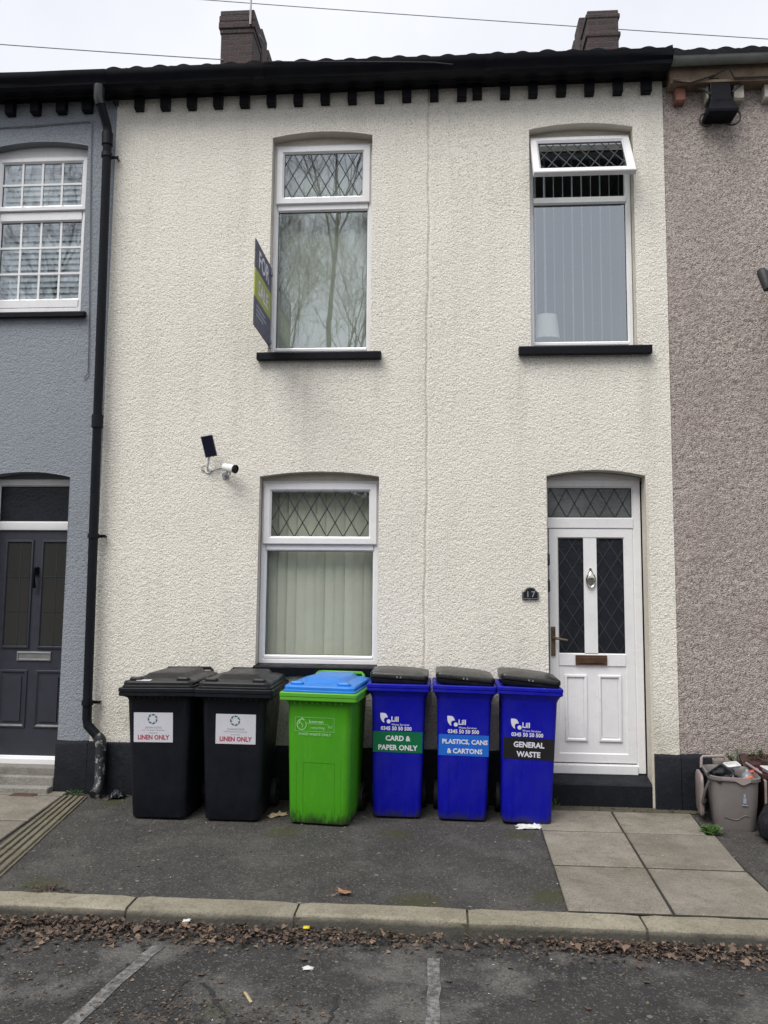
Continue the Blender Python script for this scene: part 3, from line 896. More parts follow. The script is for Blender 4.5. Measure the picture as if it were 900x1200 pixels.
def make_sash(win, x0, x1, z0, z1, fw_, y, dx=None, dz=None, ph=0.5, lead='lead', tilt=0, gl='glass', lw=0.0085):
    gx0, gx1, gz0, gz1 = x0 + fw_, x1 - fw_, z0 + fw_ * 0.95, z1 - fw_ * 0.95
    a = MB(); a.ring(x0, x1, z0, z1, [(0, y + 0.045), (0, y + 0.006), (0.006, y), (fw_ - 0.016, y), (fw_ - 0.003, y + 0.014), (fw_, y + 0.018), (fw_, y + 0.045)])
    b = MB(); pane(b, gx0 - 0.008, gx1 + 0.008, gz0 - 0.008, gz1 + 0.008, y + 0.026)
    c = MB(); gasket(c, gx0, gx1, gz0, gz1, y + 0.021)
    mats = None
    parts = [('sash', a, M['upvc'], 0.5), ('pane', b, M[gl], None), ('gasket', c, M['gasket'], None)]
    if dx: parts.append(('leading', lattice(gx0, gx1, gz0, gz1, y + 0.0255, dx, dz, lw, ph), M[lead], None))
    for nme, m_, mt, sm in parts:
        if tilt:
            piv = Vector(((x0 + x1) / 2, y + 0.02, z1))
            m_.xf(Matrix.Translation(piv) @ Matrix.Rotation(tilt, 4, 'X') @ Matrix.Translation(-piv))
        sub(win, nme, m_, mt, sm)

w_ul = make_window(H_CREAM, OP_UL, (-1.425, -0.575, 3.590, 5.445), (-1.37, -0.615, 3.655, 4.85), 4.850, 4.912)
make_sash(w_ul, -1.402, -0.595, 4.908, 5.425, 0.066, YF - 0.022, 0.1145, 0.205, 0.62)
sill(w_ul, -1.505, -0.478, 3.510, 3.578)
head(H_CREAM, OP_UL, 5.43, 0.10, M['reveal_cream'])
w_ur = make_window(H_CREAM, OP_UR, (0.740, 1.578, 3.615, 5.445), (0.775, 1.535, 3.68, 4.86), 4.858, 4.915)
make_sash(w_ur, 0.752, 1.566, 4.925, 5.425, 0.064, YF - 0.030, 0.1145, 0.205, 0.35, 'lead_light', R(-29), 'glass', 0.0062)
sill(w_ur, 0.635, 1.685, 3.528, 3.602)
head(H_CREAM, OP_UR, 5.43, 0.10, M['reveal_cream'])
w_lw = make_window(H_CREAM, OP_LW, (-1.462, -0.492, 1.035, 2.525), (-1.41, -0.535, 1.105, 1.945), 1.945, 2.005, 'glass_clear', fw_=0.048)
make_sash(w_lw, -1.446, -0.508, 2.000, 2.502, 0.066, YF - 0.022, 0.1345, 0.232, 0.42, gl='glass_clear')
sill(w_lw, -1.475, -0.462, 0.955, 1.032, -0.05)
head(H_CREAM, OP_LW, 2.51, 0.10, M['reveal_cream'])
w_gr = make_window(H_GREY, OP_GW, (-3.912, -3.062, 3.985, 5.405), (-3.87, -3.12, 4.12, 4.81), 4.815, 4.90, fw_=0.062)
make_sash(w_gr, -3.900, -3.078, 4.905, 5.395, 0.052, YF - 0.020)
gb = MB()
for k in (1, 2, 3):
    xx = -3.85 + 0.7225 * k / 4
    gb.box(xx - 0.009, xx + 0.009, YF + 0.020, YF + 0.028, 4.12, 4.815)
    gb.box(xx - 0.009, xx + 0.009, YF - 0.004, YF + 0.003, 4.955, 5.345)
for zz in (4.35, 4.585): gb.box(-3.85, -3.125, YF + 0.018, YF + 0.0295, zz - 0.009, zz + 0.009)
gb.box(-3.848, -3.13, YF - 0.006, YF + 0.0045, 5.141, 5.159)
sub(w_gr, 'glazing_bar', gb, M['upvc'])
sill(w_gr, -4.0, -2.99, 3.905, 3.958, -0.05)
head(H_GREY, OP_GW, 5.395, 0.09, M['upvc'])

# --- cream house door
df = MB()
df.ring(0.812, 1.614, 0.225, 2.540, [(0, 0.21), (0, 0.149), (0.004, 0.145), (0.052, 0.145), (0.062, 0.158), (0.066, 0.162), (0.066, 0.21)])
df.prism_x([(0.21, 2.142), (0.160, 2.142), (0.146, 2.150), (0.145, 2.222), (0.160, 2.233), (0.21, 2.233)], 0.872, 1.553)
d_fr = hp(H_CREAM, 'door_frame', df, M['upvc'], 0.5)
g = MB(); pane(g, 0.870, 1.556, 2.222, 2.49, 0.172); sub(d_fr, 'fanlight', g, M['obscure_pale'])
sub(d_fr, 'leading', lattice(0.878, 1.548, 2.233, 2.474, 0.1715, 0.128, 0.232, 0.008, 0.2), M['lead'])
g = MB(); gasket(g, 0.878, 1.548, 2.233, 2.474, 0.164); sub(d_fr, 'gasket', g, M['gasket'])
for zc in (1.888, 1.680):
    hc = MB()
    hc.loft([rrect(0.036, 0.10, 0.016, 0, 0, 0), rrect(0.036, 0.10, 0.016, 0.012, 0, 0), rrect(0.024, 0.085, 0.011, 0.02, 0, 0)])
    hc.xf(Matrix.Translation((0.853, 0.035, zc)) @ Matrix(((0, 0, 1, 0), (1, 0, 0, 0), (0, 1, 0, 0), (0, 0, 0, 1))))
    sub(d_fr, 'bell_push', hc, M['cable'], 0.6)
head(H_CREAM, OP_D, 2.53, 0.15, M['upvc'])

LY = 0.152
leaf = MB()
# stiles and rails around two glazed lights and one lower panel
leaf.ring(0.884, 1.550, 0.300, 2.140, [(0, LY + 0.05), (0, LY + 0.004), (0.004, LY), (0.066, LY), (0.074, LY + 0.010), (0.074, LY + 0.05)])
leaf.box(1.158, 1.262, LY + 0.0005, LY + 0.045, 1.150, 2.066)
leaf.prism_x([(LY + 0.045, 1.044), (LY + 0.012, 1.044), (LY + 0.0008, 1.052), (LY + 0.0008, 1.140), (LY + 0.012, 1.150), (LY + 0.045, 1.150)], 0.957, 1.477)
leaf.box(0.950, 1.484, LY + 0.010, LY + 0.04, 0.36, 1.048)
for a, b in ((0.995, 1.172), (1.258, 1.440)):
    leaf.ring(a, b, 0.462, 0.980, [(0, LY + 0.0115), (0.004, LY - 0.004), (0.016, LY - 0.006), (0.026, LY + 0.006), (0.03, LY + 0.0115)])
    leaf.box(a + 0.032, b - 0.032, LY + 0.0045, LY + 0.02, 0.494, 0.948)
door = hp(H_CREAM, 'door', leaf, M['upvc'], 0.5)
thr = MB(); thr.box(0.878, 1.55, 0.128, 0.20, 0.218, 0.286); sub(door, 'threshold', thr, M['upvc'], None, 0.004)
for (a, b) in ((0.957, 1.159), (1.261, 1.477)):
    g = MB(); pane(g, a, b, 1.148, 2.068, LY + 0.022); sub(door, 'pane', g, M['obscure'])
    sub(door, 'leading', lattice(a + 0.002, b - 0.002, 1.152, 2.064, LY + 0.0215, 0.118, 0.190, 0.0050, 0.45), M['lead_light'])
    g = MB(); gasket(g, a + 0.001, b - 0.001, 1.151, 2.065, LY + 0.012); sub(door, 'gasket', g, M['gasket'])
lb = MB(); lb.box(1.083, 1.330, LY - 0.010, LY + 0.004, 1.056, 1.134); lb.box(1.105, 1.308, LY - 0.016, LY - 0.008, 1.071, 1.120)
sub(door, 'letterbox', lb, M['bronze_old'], None, 0.003)
hd = MB(); hd.box(0.892, 0.926, LY - 0.012, LY + 0.003, 1.125, 1.355)
hd.tube([(0.909, LY - 0.010, 1.268), (0.909, LY - 0.045, 1.268), (0.925, LY - 0.055, 1.266), (1.015, LY - 0.055, 1.252)], [0.011, 0.011, 0.011, 0.008], 8)
sub(door, 'handle', hd, M['brass_old'], 0.6)
kn = MB()
kn.tube([(1.21, LY + 0.002, 1.815), (1.21, LY - 0.010, 1.815)], 0.011, 10)
kn.loft([[(1.21 + 0.020 * math.cos(t), LY - yy, 1.785 + 0.018 * math.sin(t)) for t in [2 * math.pi * k / 12 for k in range(12)]] for yy in (0, 0.018)])
urn = [(1.795, 0.010), (1.780, 0.022), (1.755, 0.034), (1.735, 0.036), (1.715, 0.028), (1.700, 0.014), (1.690, 0.006)]
kn.loft([[(1.21 + r_ * math.cos(t), LY - 0.022 + 0.6 * r_ * math.sin(t), z_) for t in [2 * math.pi * k / 12 for k in range(12)]] for z_, r_ in urn])
kn.tube([(1.21 + 0.036 * math.sin(t), LY - 0.018, 1.730 - 0.062 * math.cos(t) + 0.004) for t in np.linspace(-2.2, 2.2, 15)], 0.006, 6)
sub(door, 'knocker', kn, M['chrome'], 0.7)
st = MB()
st.prism_x([(-0.004, 0.0), (-0.006, 0.165), (0.004, 0.186), (0.135, 0.218), (0.26, 0.220), (0.26, 0.0)], 0.852, 1.62)
hp(H_CREAM, 'doorstep', st, M['black_paint'], None, 0.008)

# --- grey house door
df = MB()
df.ring(-3.80, -2.965, 0.19, 2.545, [(0, 0.20), (0, 0.139), (0.004, 0.135), (0.05, 0.135), (0.056, 0.150), (0.06, 0.152), (0.06, 0.20)])
df.prism_x([(0.20, 2.110), (0.135, 2.112), (0.132, 2.120), (0.132, 2.176), (0.150, 2.186), (0.20, 2.186)], -3.744, -3.02)
gdf = hp(H_GREY, 'door_frame', df, M['upvc'], 0.5)
g = MB(); pane(g, -3.746, -3.02, 2.176, 2.49, 0.16); sub(gdf, 'fanlight', g, M['obscure'])
g = MB(); gasket(g, -3.735, -3.03, 2.19, 2.482, 0.153); sub(gdf, 'gasket', g, M['gasket'])
head(H_GREY, OP_GD, 2.53, 0.14, M['reveal_grey'])
GY = 0.145
leaf = MB()
leaf.box(-3.745, -3.025, GY + 0.006, GY + 0.045, 0.236, 2.110)
for a, b in ((-3.668, -3.420), (-3.352, -3.104)):
    leaf.ring(a, b, 1.120, 2.030, [(0, GY + 0.0055), (0.004, GY - 0.006), (0.018, GY - 0.008), (0.026, GY + 0.0055)])
    leaf.ring(a, b, 0.470, 0.945, [(0, GY + 0.0055), (0.005, GY - 0.004), (0.016, GY - 0.005), (0.03, GY + 0.0055)])
    leaf.box(a + 0.05, b - 0.05, GY - 0.003, GY + 0.02, 0.525, 0.89)
gdoor = hp(H_GREY, 'door', leaf, M['anthracite'], 0.5)
for a, b in ((-3.640, -3.446), (-3.326, -3.132)):
    g = MB(); g.box(a, b, GY + 0.0005, GY + 0.004, 1.148, 2.002); sub(gdoor, 'pane', g, None)
    gp = COL.objects[-1]
    m_, nt_, b_ = (M.get('door_glass'), None, None)
    if m_ is None:
        m_, nt_, b_ = new_mat('dark_door_glass')
        b_.inputs['Base Color'].default_value = (0.035, 0.036, 0.035, 1)
        b_.inputs['Roughness'].default_value = 0.06
        M['door_glass'] = m_
    gp.data.materials.append(M['door_glass'])
    l = MB()
    mid = a + 0.110
    l.box(mid - 0.004, mid + 0.004, GY - 0.0015, GY + 0.001, 1.15, 2.0)
    for zz in (1.43, 1.72): l.box(a + 0.001, b - 0.001, GY - 0.002, GY + 0.0008, zz - 0.004, zz + 0.004)
    sub(gdoor, 'leading', l, M['lead'])
kn = MB(); kn.box(-3.405, -3.368, GY - 0.012, GY + 0.01, 1.735, 1.80)
kn.tube([(-3.387, GY - 0.012, 1.79), (-3.387, GY - 0.04, 1.785), (-3.387, GY - 0.045, 1.70), (-3.387, GY - 0.03, 1.625)], [0.012, 0.014, 0.013, 0.017], 8)
sub(gdoor, 'knocker', kn, M['black_gloss'], 0.7)
lb = MB(); lb.ring(-3.522, -3.225, 1.018, 1.098, [(0, GY + 0.008), (0.003, GY - 0.004), (0.014, GY - 0.006), (0.018, GY + 0.004)]); lb.box(-3.506, -3.241, GY + 0.001, GY + 0.01, 1.034, 1.082)
sub(gdoor, 'letterbox', lb, M['steel'], None)
thr = MB(); thr.box(-3.745, -3.025, 0.10, 0.19, 0.188, 0.232); sub(gdoor, 'threshold', thr, M['upvc'], None, 0.004)
st = MB()
st.box(-3.80, -3.068, 0.02, 0.25, 0.10, 0.187)
st.box(-3.80, -3.068, -0.035, 0.018, 0.0, 0.125)
st.box(-3.80, -3.068, -0.12, -0.037, 0.0, 0.06)
hp(H_GREY, 'doorstep', st, M['step_stone'], None, 0.010)

# --- plinths
def plinth(h, x0, x1, top, mat, y=-0.032):
    mb = MB()
    n = max(2, int((x1 - x0) / 0.12))
    prof = [(y - 0.006, 0.0), (y - 0.002, 0.12), (y, top - 0.035), (y + 0.008, top - 0.012), (-0.004 + 0.012, top), (0.03, top), (0.03, 0.0)]
    loops = []
    for k in range(n + 1):
        x = x0 + (x1 - x0) * k / n
        loops.append([(x, yy + (rnd.uniform(-0.003, 0.003) if yy < 0 else 0), zz + (rnd.uniform(-0.004, 0.004) if zz > 0.3 else 0)) for yy, zz in prof])
    mb.loft(loops)
    return hp(h, 'plinth', mb, mat, 0.6)
plinth(H_CREAM, PIPE_X + 0.002, 0.848, 0.408, M['black_paint'])
plinth(H_CREAM, 1.640, 1.828, 0.412, M['black_paint'])
plinth(H_GREY, -3.062, PIPE_X - 0.002, 0.41, M['black_paint'])
plinth(H_GREY, -7.2, -3.803, 0.41, M['black_paint'])
plinth(H_BROWN, 1.832, 2.06, 0.412, M['black_paint'])
plinth(H_BROWN, 2.062, 6.6, 0.385, M['bare_plinth'], -0.022)
# white edge of the door reveal that runs down past the plinth
mb = MB(); mb.box(1.6225, 1.638, -0.003, 0.14, 0.0, 2.5)
hp(H_CREAM, 'door_jamb', mb, M['reveal_cream'])

# --- eaves
def eaves(h, x0, x1):
    g = MB()
    # moulded gutter
    prof = [(yy, 5.957 - (5.957 - zz) * 0.76) for yy, zz in [(-0.150, 5.800), (-0.200, 5.792), (-0.232, 5.812), (-0.240, 5.848), (-0.262, 5.880), (-0.272, 5.915), (-0.276, 5.952), (-0.262, 5.957), (-0.256, 5.92), (-0.150, 5.90)]]
    n = int((x1 - x0) / 0.3)
    g.loft([[(x0 + (x1 - x0) * k / n, yy + rnd.uniform(-0.0025, 0.0025), zz + rnd.uniform(-0.003, 0.003)) for yy, zz in prof] for k in range(n + 1)])
    for k in range(1, int((x1 - x0) / 1.9) + 1):
        x = x0 + 1.9 * k - 0.6
        g.loft([[(x - 0.04, yy * 1.012, zz - 0.003 if zz < 5.9 else zz + 0.002) for yy, zz in prof], [(x + 0.04, yy * 1.012, zz - 0.003 if zz < 5.9 else zz + 0.002) for yy, zz in prof]])
    hp(h, 'gutter', g, M['black_gloss'], 0.5)
    f = MB()
    f.prism_x([(0.0, 5.850), (-0.075, 5.848), (-0.082, 5.854), (-0.118, 5.856), (-0.130, 5.864), (-0.146, 5.868), (-0.148, 5.935), (0.0, 5.935)], x0, x1)
    hp(h, 'fascia', f, M['black_gloss'], None, 0.003)
eaves(H_CREAM, PIPE_X + 0.001, 1.845)
eaves(H_GREY, -7.2, PIPE_X - 0.001)
cb = MB(); cb.prism_x([(0.004, 5.732), (-0.050, 5.734), (-0.060, 5.742), (-0.064, 5.849), (0.004, 5.849)], -0.038, 0.038)
cme = cb.mesh('corbel'); cme.materials.append(M['black_gloss'])
def corbel(h, x, mat=None):
    o = bpy.data.objects.new('corbel', cme)
    COL.objects.link(o); o.parent = h
    o.matrix_parent_inverse = Matrix.Translation(h.location).inverted()
    o.location = (x, rnd.uniform(-0.004, 0.004), rnd.uniform(-0.004, 0.004))
    o.scale = (rnd.uniform(0.92, 1.06), rnd.uniform(0.95, 1.05), 1)
    return o
S = 0.2309
for k in list(range(-14, 4)): corbel(H_GREY, -3.7464 + S * k)
for k in range(5, 18): corbel(H_CREAM, -3.7464 + S * k)
for k in range(0, 7): corbel(H_CREAM, 0.3073 + S * k)
# pebbledash house eaves: grey half-round gutter on weathered timber
g = MB()
hr = [(-0.165 + 0.062 * math.cos(t), 5.935 + 0.062 * math.sin(t)) for t in np.linspace(math.pi, 2 * math.pi, 11)]
hi = [(-0.165 + 0.056 * math.cos(t), 5.937 + 0.056 * math.sin(t)) for t in np.linspace(2 * math.pi, math.pi, 11)]
g.prism_x(hr + hi, 1.862, 6.6)
hp(H_BROWN, 'gutter', g, M['gutter_grey'], 0.6)
f = MB(); f.box(1.862, 6.6, -0.105, -0.08, 5.775, 5.90); f.box(1.862, 6.6, -0.118, 0.0, 5.748, 5.772)
for k in range(16): f.box(1.87 + 0.3 * k, 1.95 + 0.3 * k, -0.11 - 0.01 * (k % 2), -0.085, 5.785, 5.80)
f.box(1.862, 6.6, -0.08, 0.0, 5.772, 5.97)
hp(H_BROWN, 'fascia', f, M['plank'], None, 0.004)
cb2 = MB(); cb2.prism_x([(0.004, 5.622), (-0.055, 5.625), (-0.07, 5.64), (-0.07, 5.745), (0.004, 5.745)], -0.038, 0.038)
for i, (xx, mt) in enumerate([(1.955, 'brick_red'), (2.20, 'corbel_pale'), (2.42, 'corbel_pale'), (2.66, 'corbel_pale'), (2.89, 'brick_red'), (3.12, 'corbel_pale'), (3.35, 'corbel_pale'), (3.58, 'corbel_pale')]):
    me = cb2.mesh('corbel'); me.materials.append(M[mt])
    o = bpy.data.objects.new('corbel', me); COL.objects.link(o); o.parent = H_BROWN
    o.matrix_parent_inverse = Matrix.Translation(H_BROWN.location).inverted()
    o.location = (xx, 0, 0)

# --- roofs: pantiles, stepped course by course
def roof(h, x0, x1, lower=0.0):
    mb = MB()
    pitch = R(33.2); P0 = (-0.235, 5.955 - lower); run = 3.75
    nx = int((x1 - x0) / 0.02)
    rows = 14
    def up(t, off=0.0): return (P0[0] + t * run - off * math.sin(pitch), P0[1] + t * run * math.tan(pitch) + off * math.cos(pitch))
    xs_ = [x0 + (x1 - x0) * i / nx for i in range(nx + 1)]
    for r_ in range(rows):
        vs = []
        jit = {int(x / 0.2): rnd.uniform(-0.006, 0.008) for x in xs_}
        for t, lift in ((r_ / rows, 0.0), (r_ / rows, 0.016), ((r_ + 1.05) / rows, 0.0)):
            for x in xs_:
                u = (x / 0.2) % 1
                w = 0.020 * (0.5 + 0.5 * math.cos((u - 0.3) * 2 * math.pi)) + 0.6 * jit[int(x / 0.2)]
                yy, zz = up(t, lift + w if lift or t > r_ / rows else -0.01)
                vs.append((x, yy, zz))
        m_ = nx + 1
        mb.add(vs, [(k * m_ + i, k * m_ + i + 1, (k + 1) * m_ + i + 1, (k + 1) * m_ + i) for k in range(2) for i in range(nx)])
    yr, zr = up(1.0)
    mb.add([(x0, yr, zr), (x1, yr, zr), (x1, yr + run, P0[1]), (x0, yr + run, P0[1])], [(0, 1, 2, 3)])
    mb.tube([(x0, yr, zr - 0.01), (x1, yr, zr - 0.01)], 0.10, 10)
    # closed gables
    mb.add([(x0 + 0.01, -0.1, 5.79), (x0 + 0.01, yr, zr - 0.08), (x0 + 0.01, yr + run - 0.1, 5.79)], [(0, 1, 2)])
    mb.add([(x1 - 0.01, -0.1, 5.79), (x1 - 0.01, yr, zr - 0.08), (x1 - 0.01, yr + run - 0.1, 5.79)], [(0, 1, 2)])
    return hp(h, 'roof', mb, M['tile'], 0.9)
rf = roof(H_CREAM, PIPE_X - 0.0, 1.85)
roof(H_GREY, -7.3, PIPE_X - 0.004, 0.03)
roof(H_BROWN, 1.856, 6.7, 0.03)

def chimney(x0, x1, blocks, corb):
    mb = MB()
    for (y0, y1, zt, inset) in blocks:
        mb.box(x0 + inset, x1 - inset, y0, y1, 7.6, zt)
    (y0, y1, zt, ins) = blocks[0]
    for (dz0, dz1, o) in corb:
        mb.box(x0 - o, x1 + o, y0 - o, y1 - 0.003, zt + dz0, zt + dz1)
    return mb
c1 = chimney(-2.875, -2.445, [(3.2, 3.60, 9.02, 0.0), (3.603, 3.70, 8.95, 0.05), (3.703, 4.0, 9.31, 0.0), (4.003, 4.10, 9.0, 0.05), (4.103, 4.45, 9.29, 0.0)], [(-0.16, -0.095, 0.012), (-0.093, 0.0, 0.028), (0.002, 0.09, 0.024), (0.092, 0.165, 0.012)])
o = sub(rf, 'chimney', c1, M['brick'], None, 0.012)
c2 = chimney(1.845, 2.258, [(3.2, 3.60, 8.98, 0.012), (3.603, 3.70, 8.9, 0.05), (3.703, 4.05, 9.28, 0.0), (4.053, 4.12, 8.9, 0.05), (4.123, 4.5, 9.27, 0.0)], [(-0.36, -0.30, 0.012), (-0.11, -0.05, 0.008)])
o = sub(rf, 'chimney', c2, M['brick'], None, 0.012)
ml = MB(); ml.tube([(-2.475, 3.155, 8.95), (-2.475, 3.155, 9.9)], 0.014, 8); ml.tube([(-2.475, 3.155, 9.02), (-2.40, 3.6, 9.03)], 0.008, 6)
sub(rf, 'aerial_mast', ml, M['steel'], 0.7)

# --- downpipe (serves both roofs)
dp = MB()
top = Vector((-2.838, -0.085, 5.50)); bot = Vector((-2.790, -0.085, 0.60))
dp.tube([(-2.872, -0.205, 5.83), (-2.872, -0.205, 5.735), (-2.862, -0.185, 5.69), (-2.842, -0.10, 5.565), tuple(top + Vector((0, 0, 0.02))), tuple(bot), (-2.780, -0.085, 0.545), (-2.690, -0.085, 0.455)], 0.037, 14)
for t in (0.0, 0.50):
    p = top.lerp(bot, t); q = top.lerp(bot, t + 0.022)
    dp.tube([tuple(p), tuple(q)], 0.047, 14)
pipe = hp(H_CREAM, 'downpipe', dp, M['pipe'], 0.6)
d2 = MB(); d2.tube([(-2.700, -0.085, 0.466), (-2.672, -0.086, 0.435), (-2.663, -0.088, 0.38), (-2.660, -0.092, 0.10), (-2.664, -0.125, 0.045), (-2.675, -0.16, 0.025)], [0.042, 0.045, 0.044, 0.043, 0.043, 0.044], 14)
sub(pipe, 'shoe', d2, M['pipe_old'], 0.6)
d3 = MB(); d3.tube([(-2.872, -0.2065, 5.845), (-2.872, -0.2065, 5.735), (-2.864, -0.190, 5.695)], [0.047, 0.044, 0.043], 14)
sub(pipe, 'outlet', d3, M['rub_dark'], 0.6)
for zz in (5.30, 2.05, 0.72):
    t = (5.5 - zz) / 4.9
    c = MB(); x = top.x + (bot.x - top.x) * t
    c.tube([(x, -0.085, zz - 0.018), (x, -0.085, zz + 0.018)], 0.046, 14); c.box(x - 0.02, x + 0.085, -0.052, -0.042, zz - 0.012, zz + 0.012)
    c.tube([(x + 0.07, -0.06, zz), (x + 0.07, 0.0, zz)], 0.008, 6)
    sub(pipe, 'clip', c, M['pipe'], 0.6)

# ------------------------------------------------------------------ things inside the windows
def vertical_blind(label, x0, x1, z0, z1, y, pitchx, mat, ang, jit, railmat='slat_white', group=None):
    t = thing('vertical_blind', label, 'blind', ((x0 + x1) / 2, y, z0), group=group)
    xc = (x0 + x1) / 2
    m_ = MB()
    n = int((x1 - x0) / pitchx) + 1
    for k in range(n):
        xk = x0 - xc + pitchx * (k + 0.5)
        a = R(ang + rnd.uniform(-jit, jit)); w = 0.0445
        ca, sa = math.cos(a) * w, math.sin(a) * w
        z_top = z1 - z0 - 0.03; sh = rnd.uniform(-0.004, 0.004)
        pts = [(xk - ca, -sa), (xk - ca * 0.4, -sa * 0.4 - 0.003), (xk + ca * 0.4, sa * 0.4 - 0.003), (xk + ca, sa)]
        th = 0.0008
        loop = pts + [(px, py + th) for px, py in reversed(pts)]
        m_.loft([[(px + sh, py, 0.0) for px, py in loop], [(px, py, z_top) for px, py in loop]])
    obj('slats', m_, M[mat], t, 0.6)
    hr_ = MB(); hr_.box(x0 - xc, x1 - xc, -0.022, 0.022, z1 - z0 - 0.028, z1 - z0 + 0.012)
    obj('headrail', hr_, M[railmat], t, None, 0.003)
    return t
vertical_blind('pale green vertical blind behind the upstairs window with the sale board', -1.46, -0.54, 3.60, 5.42, 0.235, 0.083, 'slat_green', 9, 4)
vertical_blind('white vertical blind behind the upstairs window with the open top light', 0.70, 1.62, 3.62, 5.40, 0.30, 0.079, 'slat_white', 73, 4, 'slat_white')
vertical_blind('cream vertical blind with uneven slats behind the ground floor window', -1.50, -0.46, 1.06, 2.47, 0.235, 0.080, 'slat_cream', 10, 9)
vb = thing('venetian_blind', 'white horizontal venetian blind behind the gridded window of the grey house', 'blind', (-3.485, 0.215, 4.0))
m_ = MB()
for k in range(26):
    z = 0.02 + 0.053 * k
    a = R(64)
    dy, dz = 0.0265 * math.cos(a), 0.024 * math.sin(a)
    m_.loft([[(x, -dy, z - dz), (x, dy, z + dz), (x, dy - 0.001, z + dz + 0.0025), (x, -dy - 0.001, z - dz + 0.0025)] for x in (-0.44, 0.44)])
obj('slats', m_, M['slat_white'], vb)
m_ = MB()
for x in (-0.30, 0.0, 0.30): m_.tube([(x, -0.026, 0.0), (x, -0.026, 1.4)], 0.0018, 5)
m_.box(-0.44, 0.44, -0.025, 0.025, 1.39, 1.425)
obj('cords', m_, M['slat_white'], vb)
tl = thing('table_lamp', 'small table lamp with a white drum shade, unlit in the right upstairs window', 'lamp', (0.895, 0.215, 3.60))
m_ = MB(); prof = [(0.0, 0.055), (0.012, 0.055), (0.03, 0.03), (0.05, 0.014), (0.07, 0.03), (0.10, 0.032), (0.13, 0.014), (0.145, 0.010)]
m_.loft([[(r_ * math.cos(t), r_ * math.sin(t), z_) for t in [2 * math.pi * k / 20 for k in range(20)]] for z_, r_ in prof])
obj('base', m_, M['rub_grey'], tl, 0.7)
m_ = MB()
lo = [[(r_ * math.cos(t), r_ * 0.62 * math.sin(t), z_) for t in [2 * math.pi * k / 28 for k in range(28)]] for z_, r_ in ((0.14, 0.108), (0.345, 0.084), (0.345, 0.081), (0.14, 0.105))]
m_.loft(lo + [lo[0]], False, False)
obj('lamp_shade', m_, M['shade'], tl, 0.7)

# ------------------------------------------------------------------ wall-mounted things
# estate agent's board at right angles to the wall
eb = thing('sale_board', 'purple and lime estate agent board standing out from the wall beside the window', 'sign', (-1.405, -0.03, 3.625))
bw, bh = 0.56, 0.675
def board_part(name, z0, z1, mat):
    m_ = MB(); m_.box(-0.004, 0.004, -bw, 0.0, z0, z1); return obj(name, m_, M[mat], eb)
board_part('panel', 0.0, 0.226, 'board_purple'); board_part('panel', 0.4495, bh, 'board_purple'); board_part('band', 0.2265, 0.449, 'board_lime')
def board_text(s, size, y, z, mat, bold=0.02):
    for side in (1, -1):
        vs, fs = text_mesh(s, size, 'CENTER', bold)
        m_ = MB(); m_.add([(side * (0.0050 + vz), y + side * vx, z + vy) for vx, vy, vz in vs], fs)
        obj('lettering', m_, M[mat], eb)
board_text('FOR', 0.19, -bw / 2, 0.495, 'ink_white')
board_text('SALE', 0.17, -bw / 2, 0.275, 'ink_white')
m_ = MB()
for z, a, b in ((0.165, -0.50, -0.20), (0.13, -0.50, -0.16), (0.095, -0.50, -0.26)): m_.box(0.0042, 0.0052, a, b, z, z + 0.018)
obj('small_print', m_, M['ink_grey'], eb)
m_ = MB(); m_.box(-0.02, 0.02, -0.03, -0.001, 0.02, 0.05); m_.box(-0.02, 0.02, -0.03, -0.001, 0.60, 0.63); m_.box(-0.0085, 0.0085, -0.012, 0.028, -0.01, bh + 0.01)
obj('bracket', m_, M['steel'], eb)

# house number plaque
hn = thing('number_plaque', 'small black arched house number plaque reading 17 on the cream wall', 'sign', (0.714, -0.008, 1.620))
prof = [(-0.064, -0.048), (0.064, -0.048), (0.064, 0.008), (0.050, 0.014)] + [(0.040 * math.cos(t), 0.022 + 0.026 * math.sin(t)) for t in np.linspace(0.1, math.pi - 0.1, 9)] + [(-0.050, 0.014), (-0.064, 0.008)]
m_ = MB(); m_.prism_y(prof, -0.010, 0.008); obj('plate', m_, M['plaque'], hn, None, 0.002)
vs, fs = text_mesh('17', 0.066, 'CENTER', 0.0, 1.25)
m_ = MB(); m_.add([(vx, -0.0112 - vz, vy - 0.030) for vx, vy, vz in vs], fs); obj('digits', m_, M['ink_grey'], hn)
m_ = MB(); 
for a, b in zip(prof, prof[1:] + prof[:1]):
    m_.tube([(a[0] * 0.9, -0.0105, a[1] * 0.88), (b[0] * 0.9, -0.0105, b[1] * 0.88)], 0.0012, 4)
obj('border', m_, M['ink_grey'], hn)

# solar panel and security camera
sp = thing('solar_panel', 'small tilted black solar panel on a white arm, above the security camera', 'solar panel', (-1.895, 0.0, 2.60))
T = Matrix.Translation((0.035, -0.115, 0.180)) @ Matrix.Rotation(R(-10), 4, 'Y') @ Matrix.Rotation(R(20), 4, 'X')
m_ = MB(); m_.box(-0.045, 0.045, -0.008, 0.004, -0.084, 0.084); m_.xf(T); obj('panel', m_, M['solar'], sp, None, 0.002)
m_ = MB(); m_.ring(-0.0485, 0.0485, -0.0875, 0.0875, [(0, 0.006), (0, -0.010), (0.004, -0.010), (0.004, 0.006)]); m_.xf(T); obj('frame', m_, M['steel'], sp)
m_ = MB(); m_.tube([(0.0, 0.004, 0.0), (0.0, -0.012, 0.0)], 0.026, 14); m_.tube([(0.0, -0.010, 0.0), (0.003, -0.04, 0.02), (0.018, -0.062, 0.07), (0.028, -0.073, 0.115)], 0.0105, 10)
obj('arm', m_, M['white_plastic'], sp, 0.7)
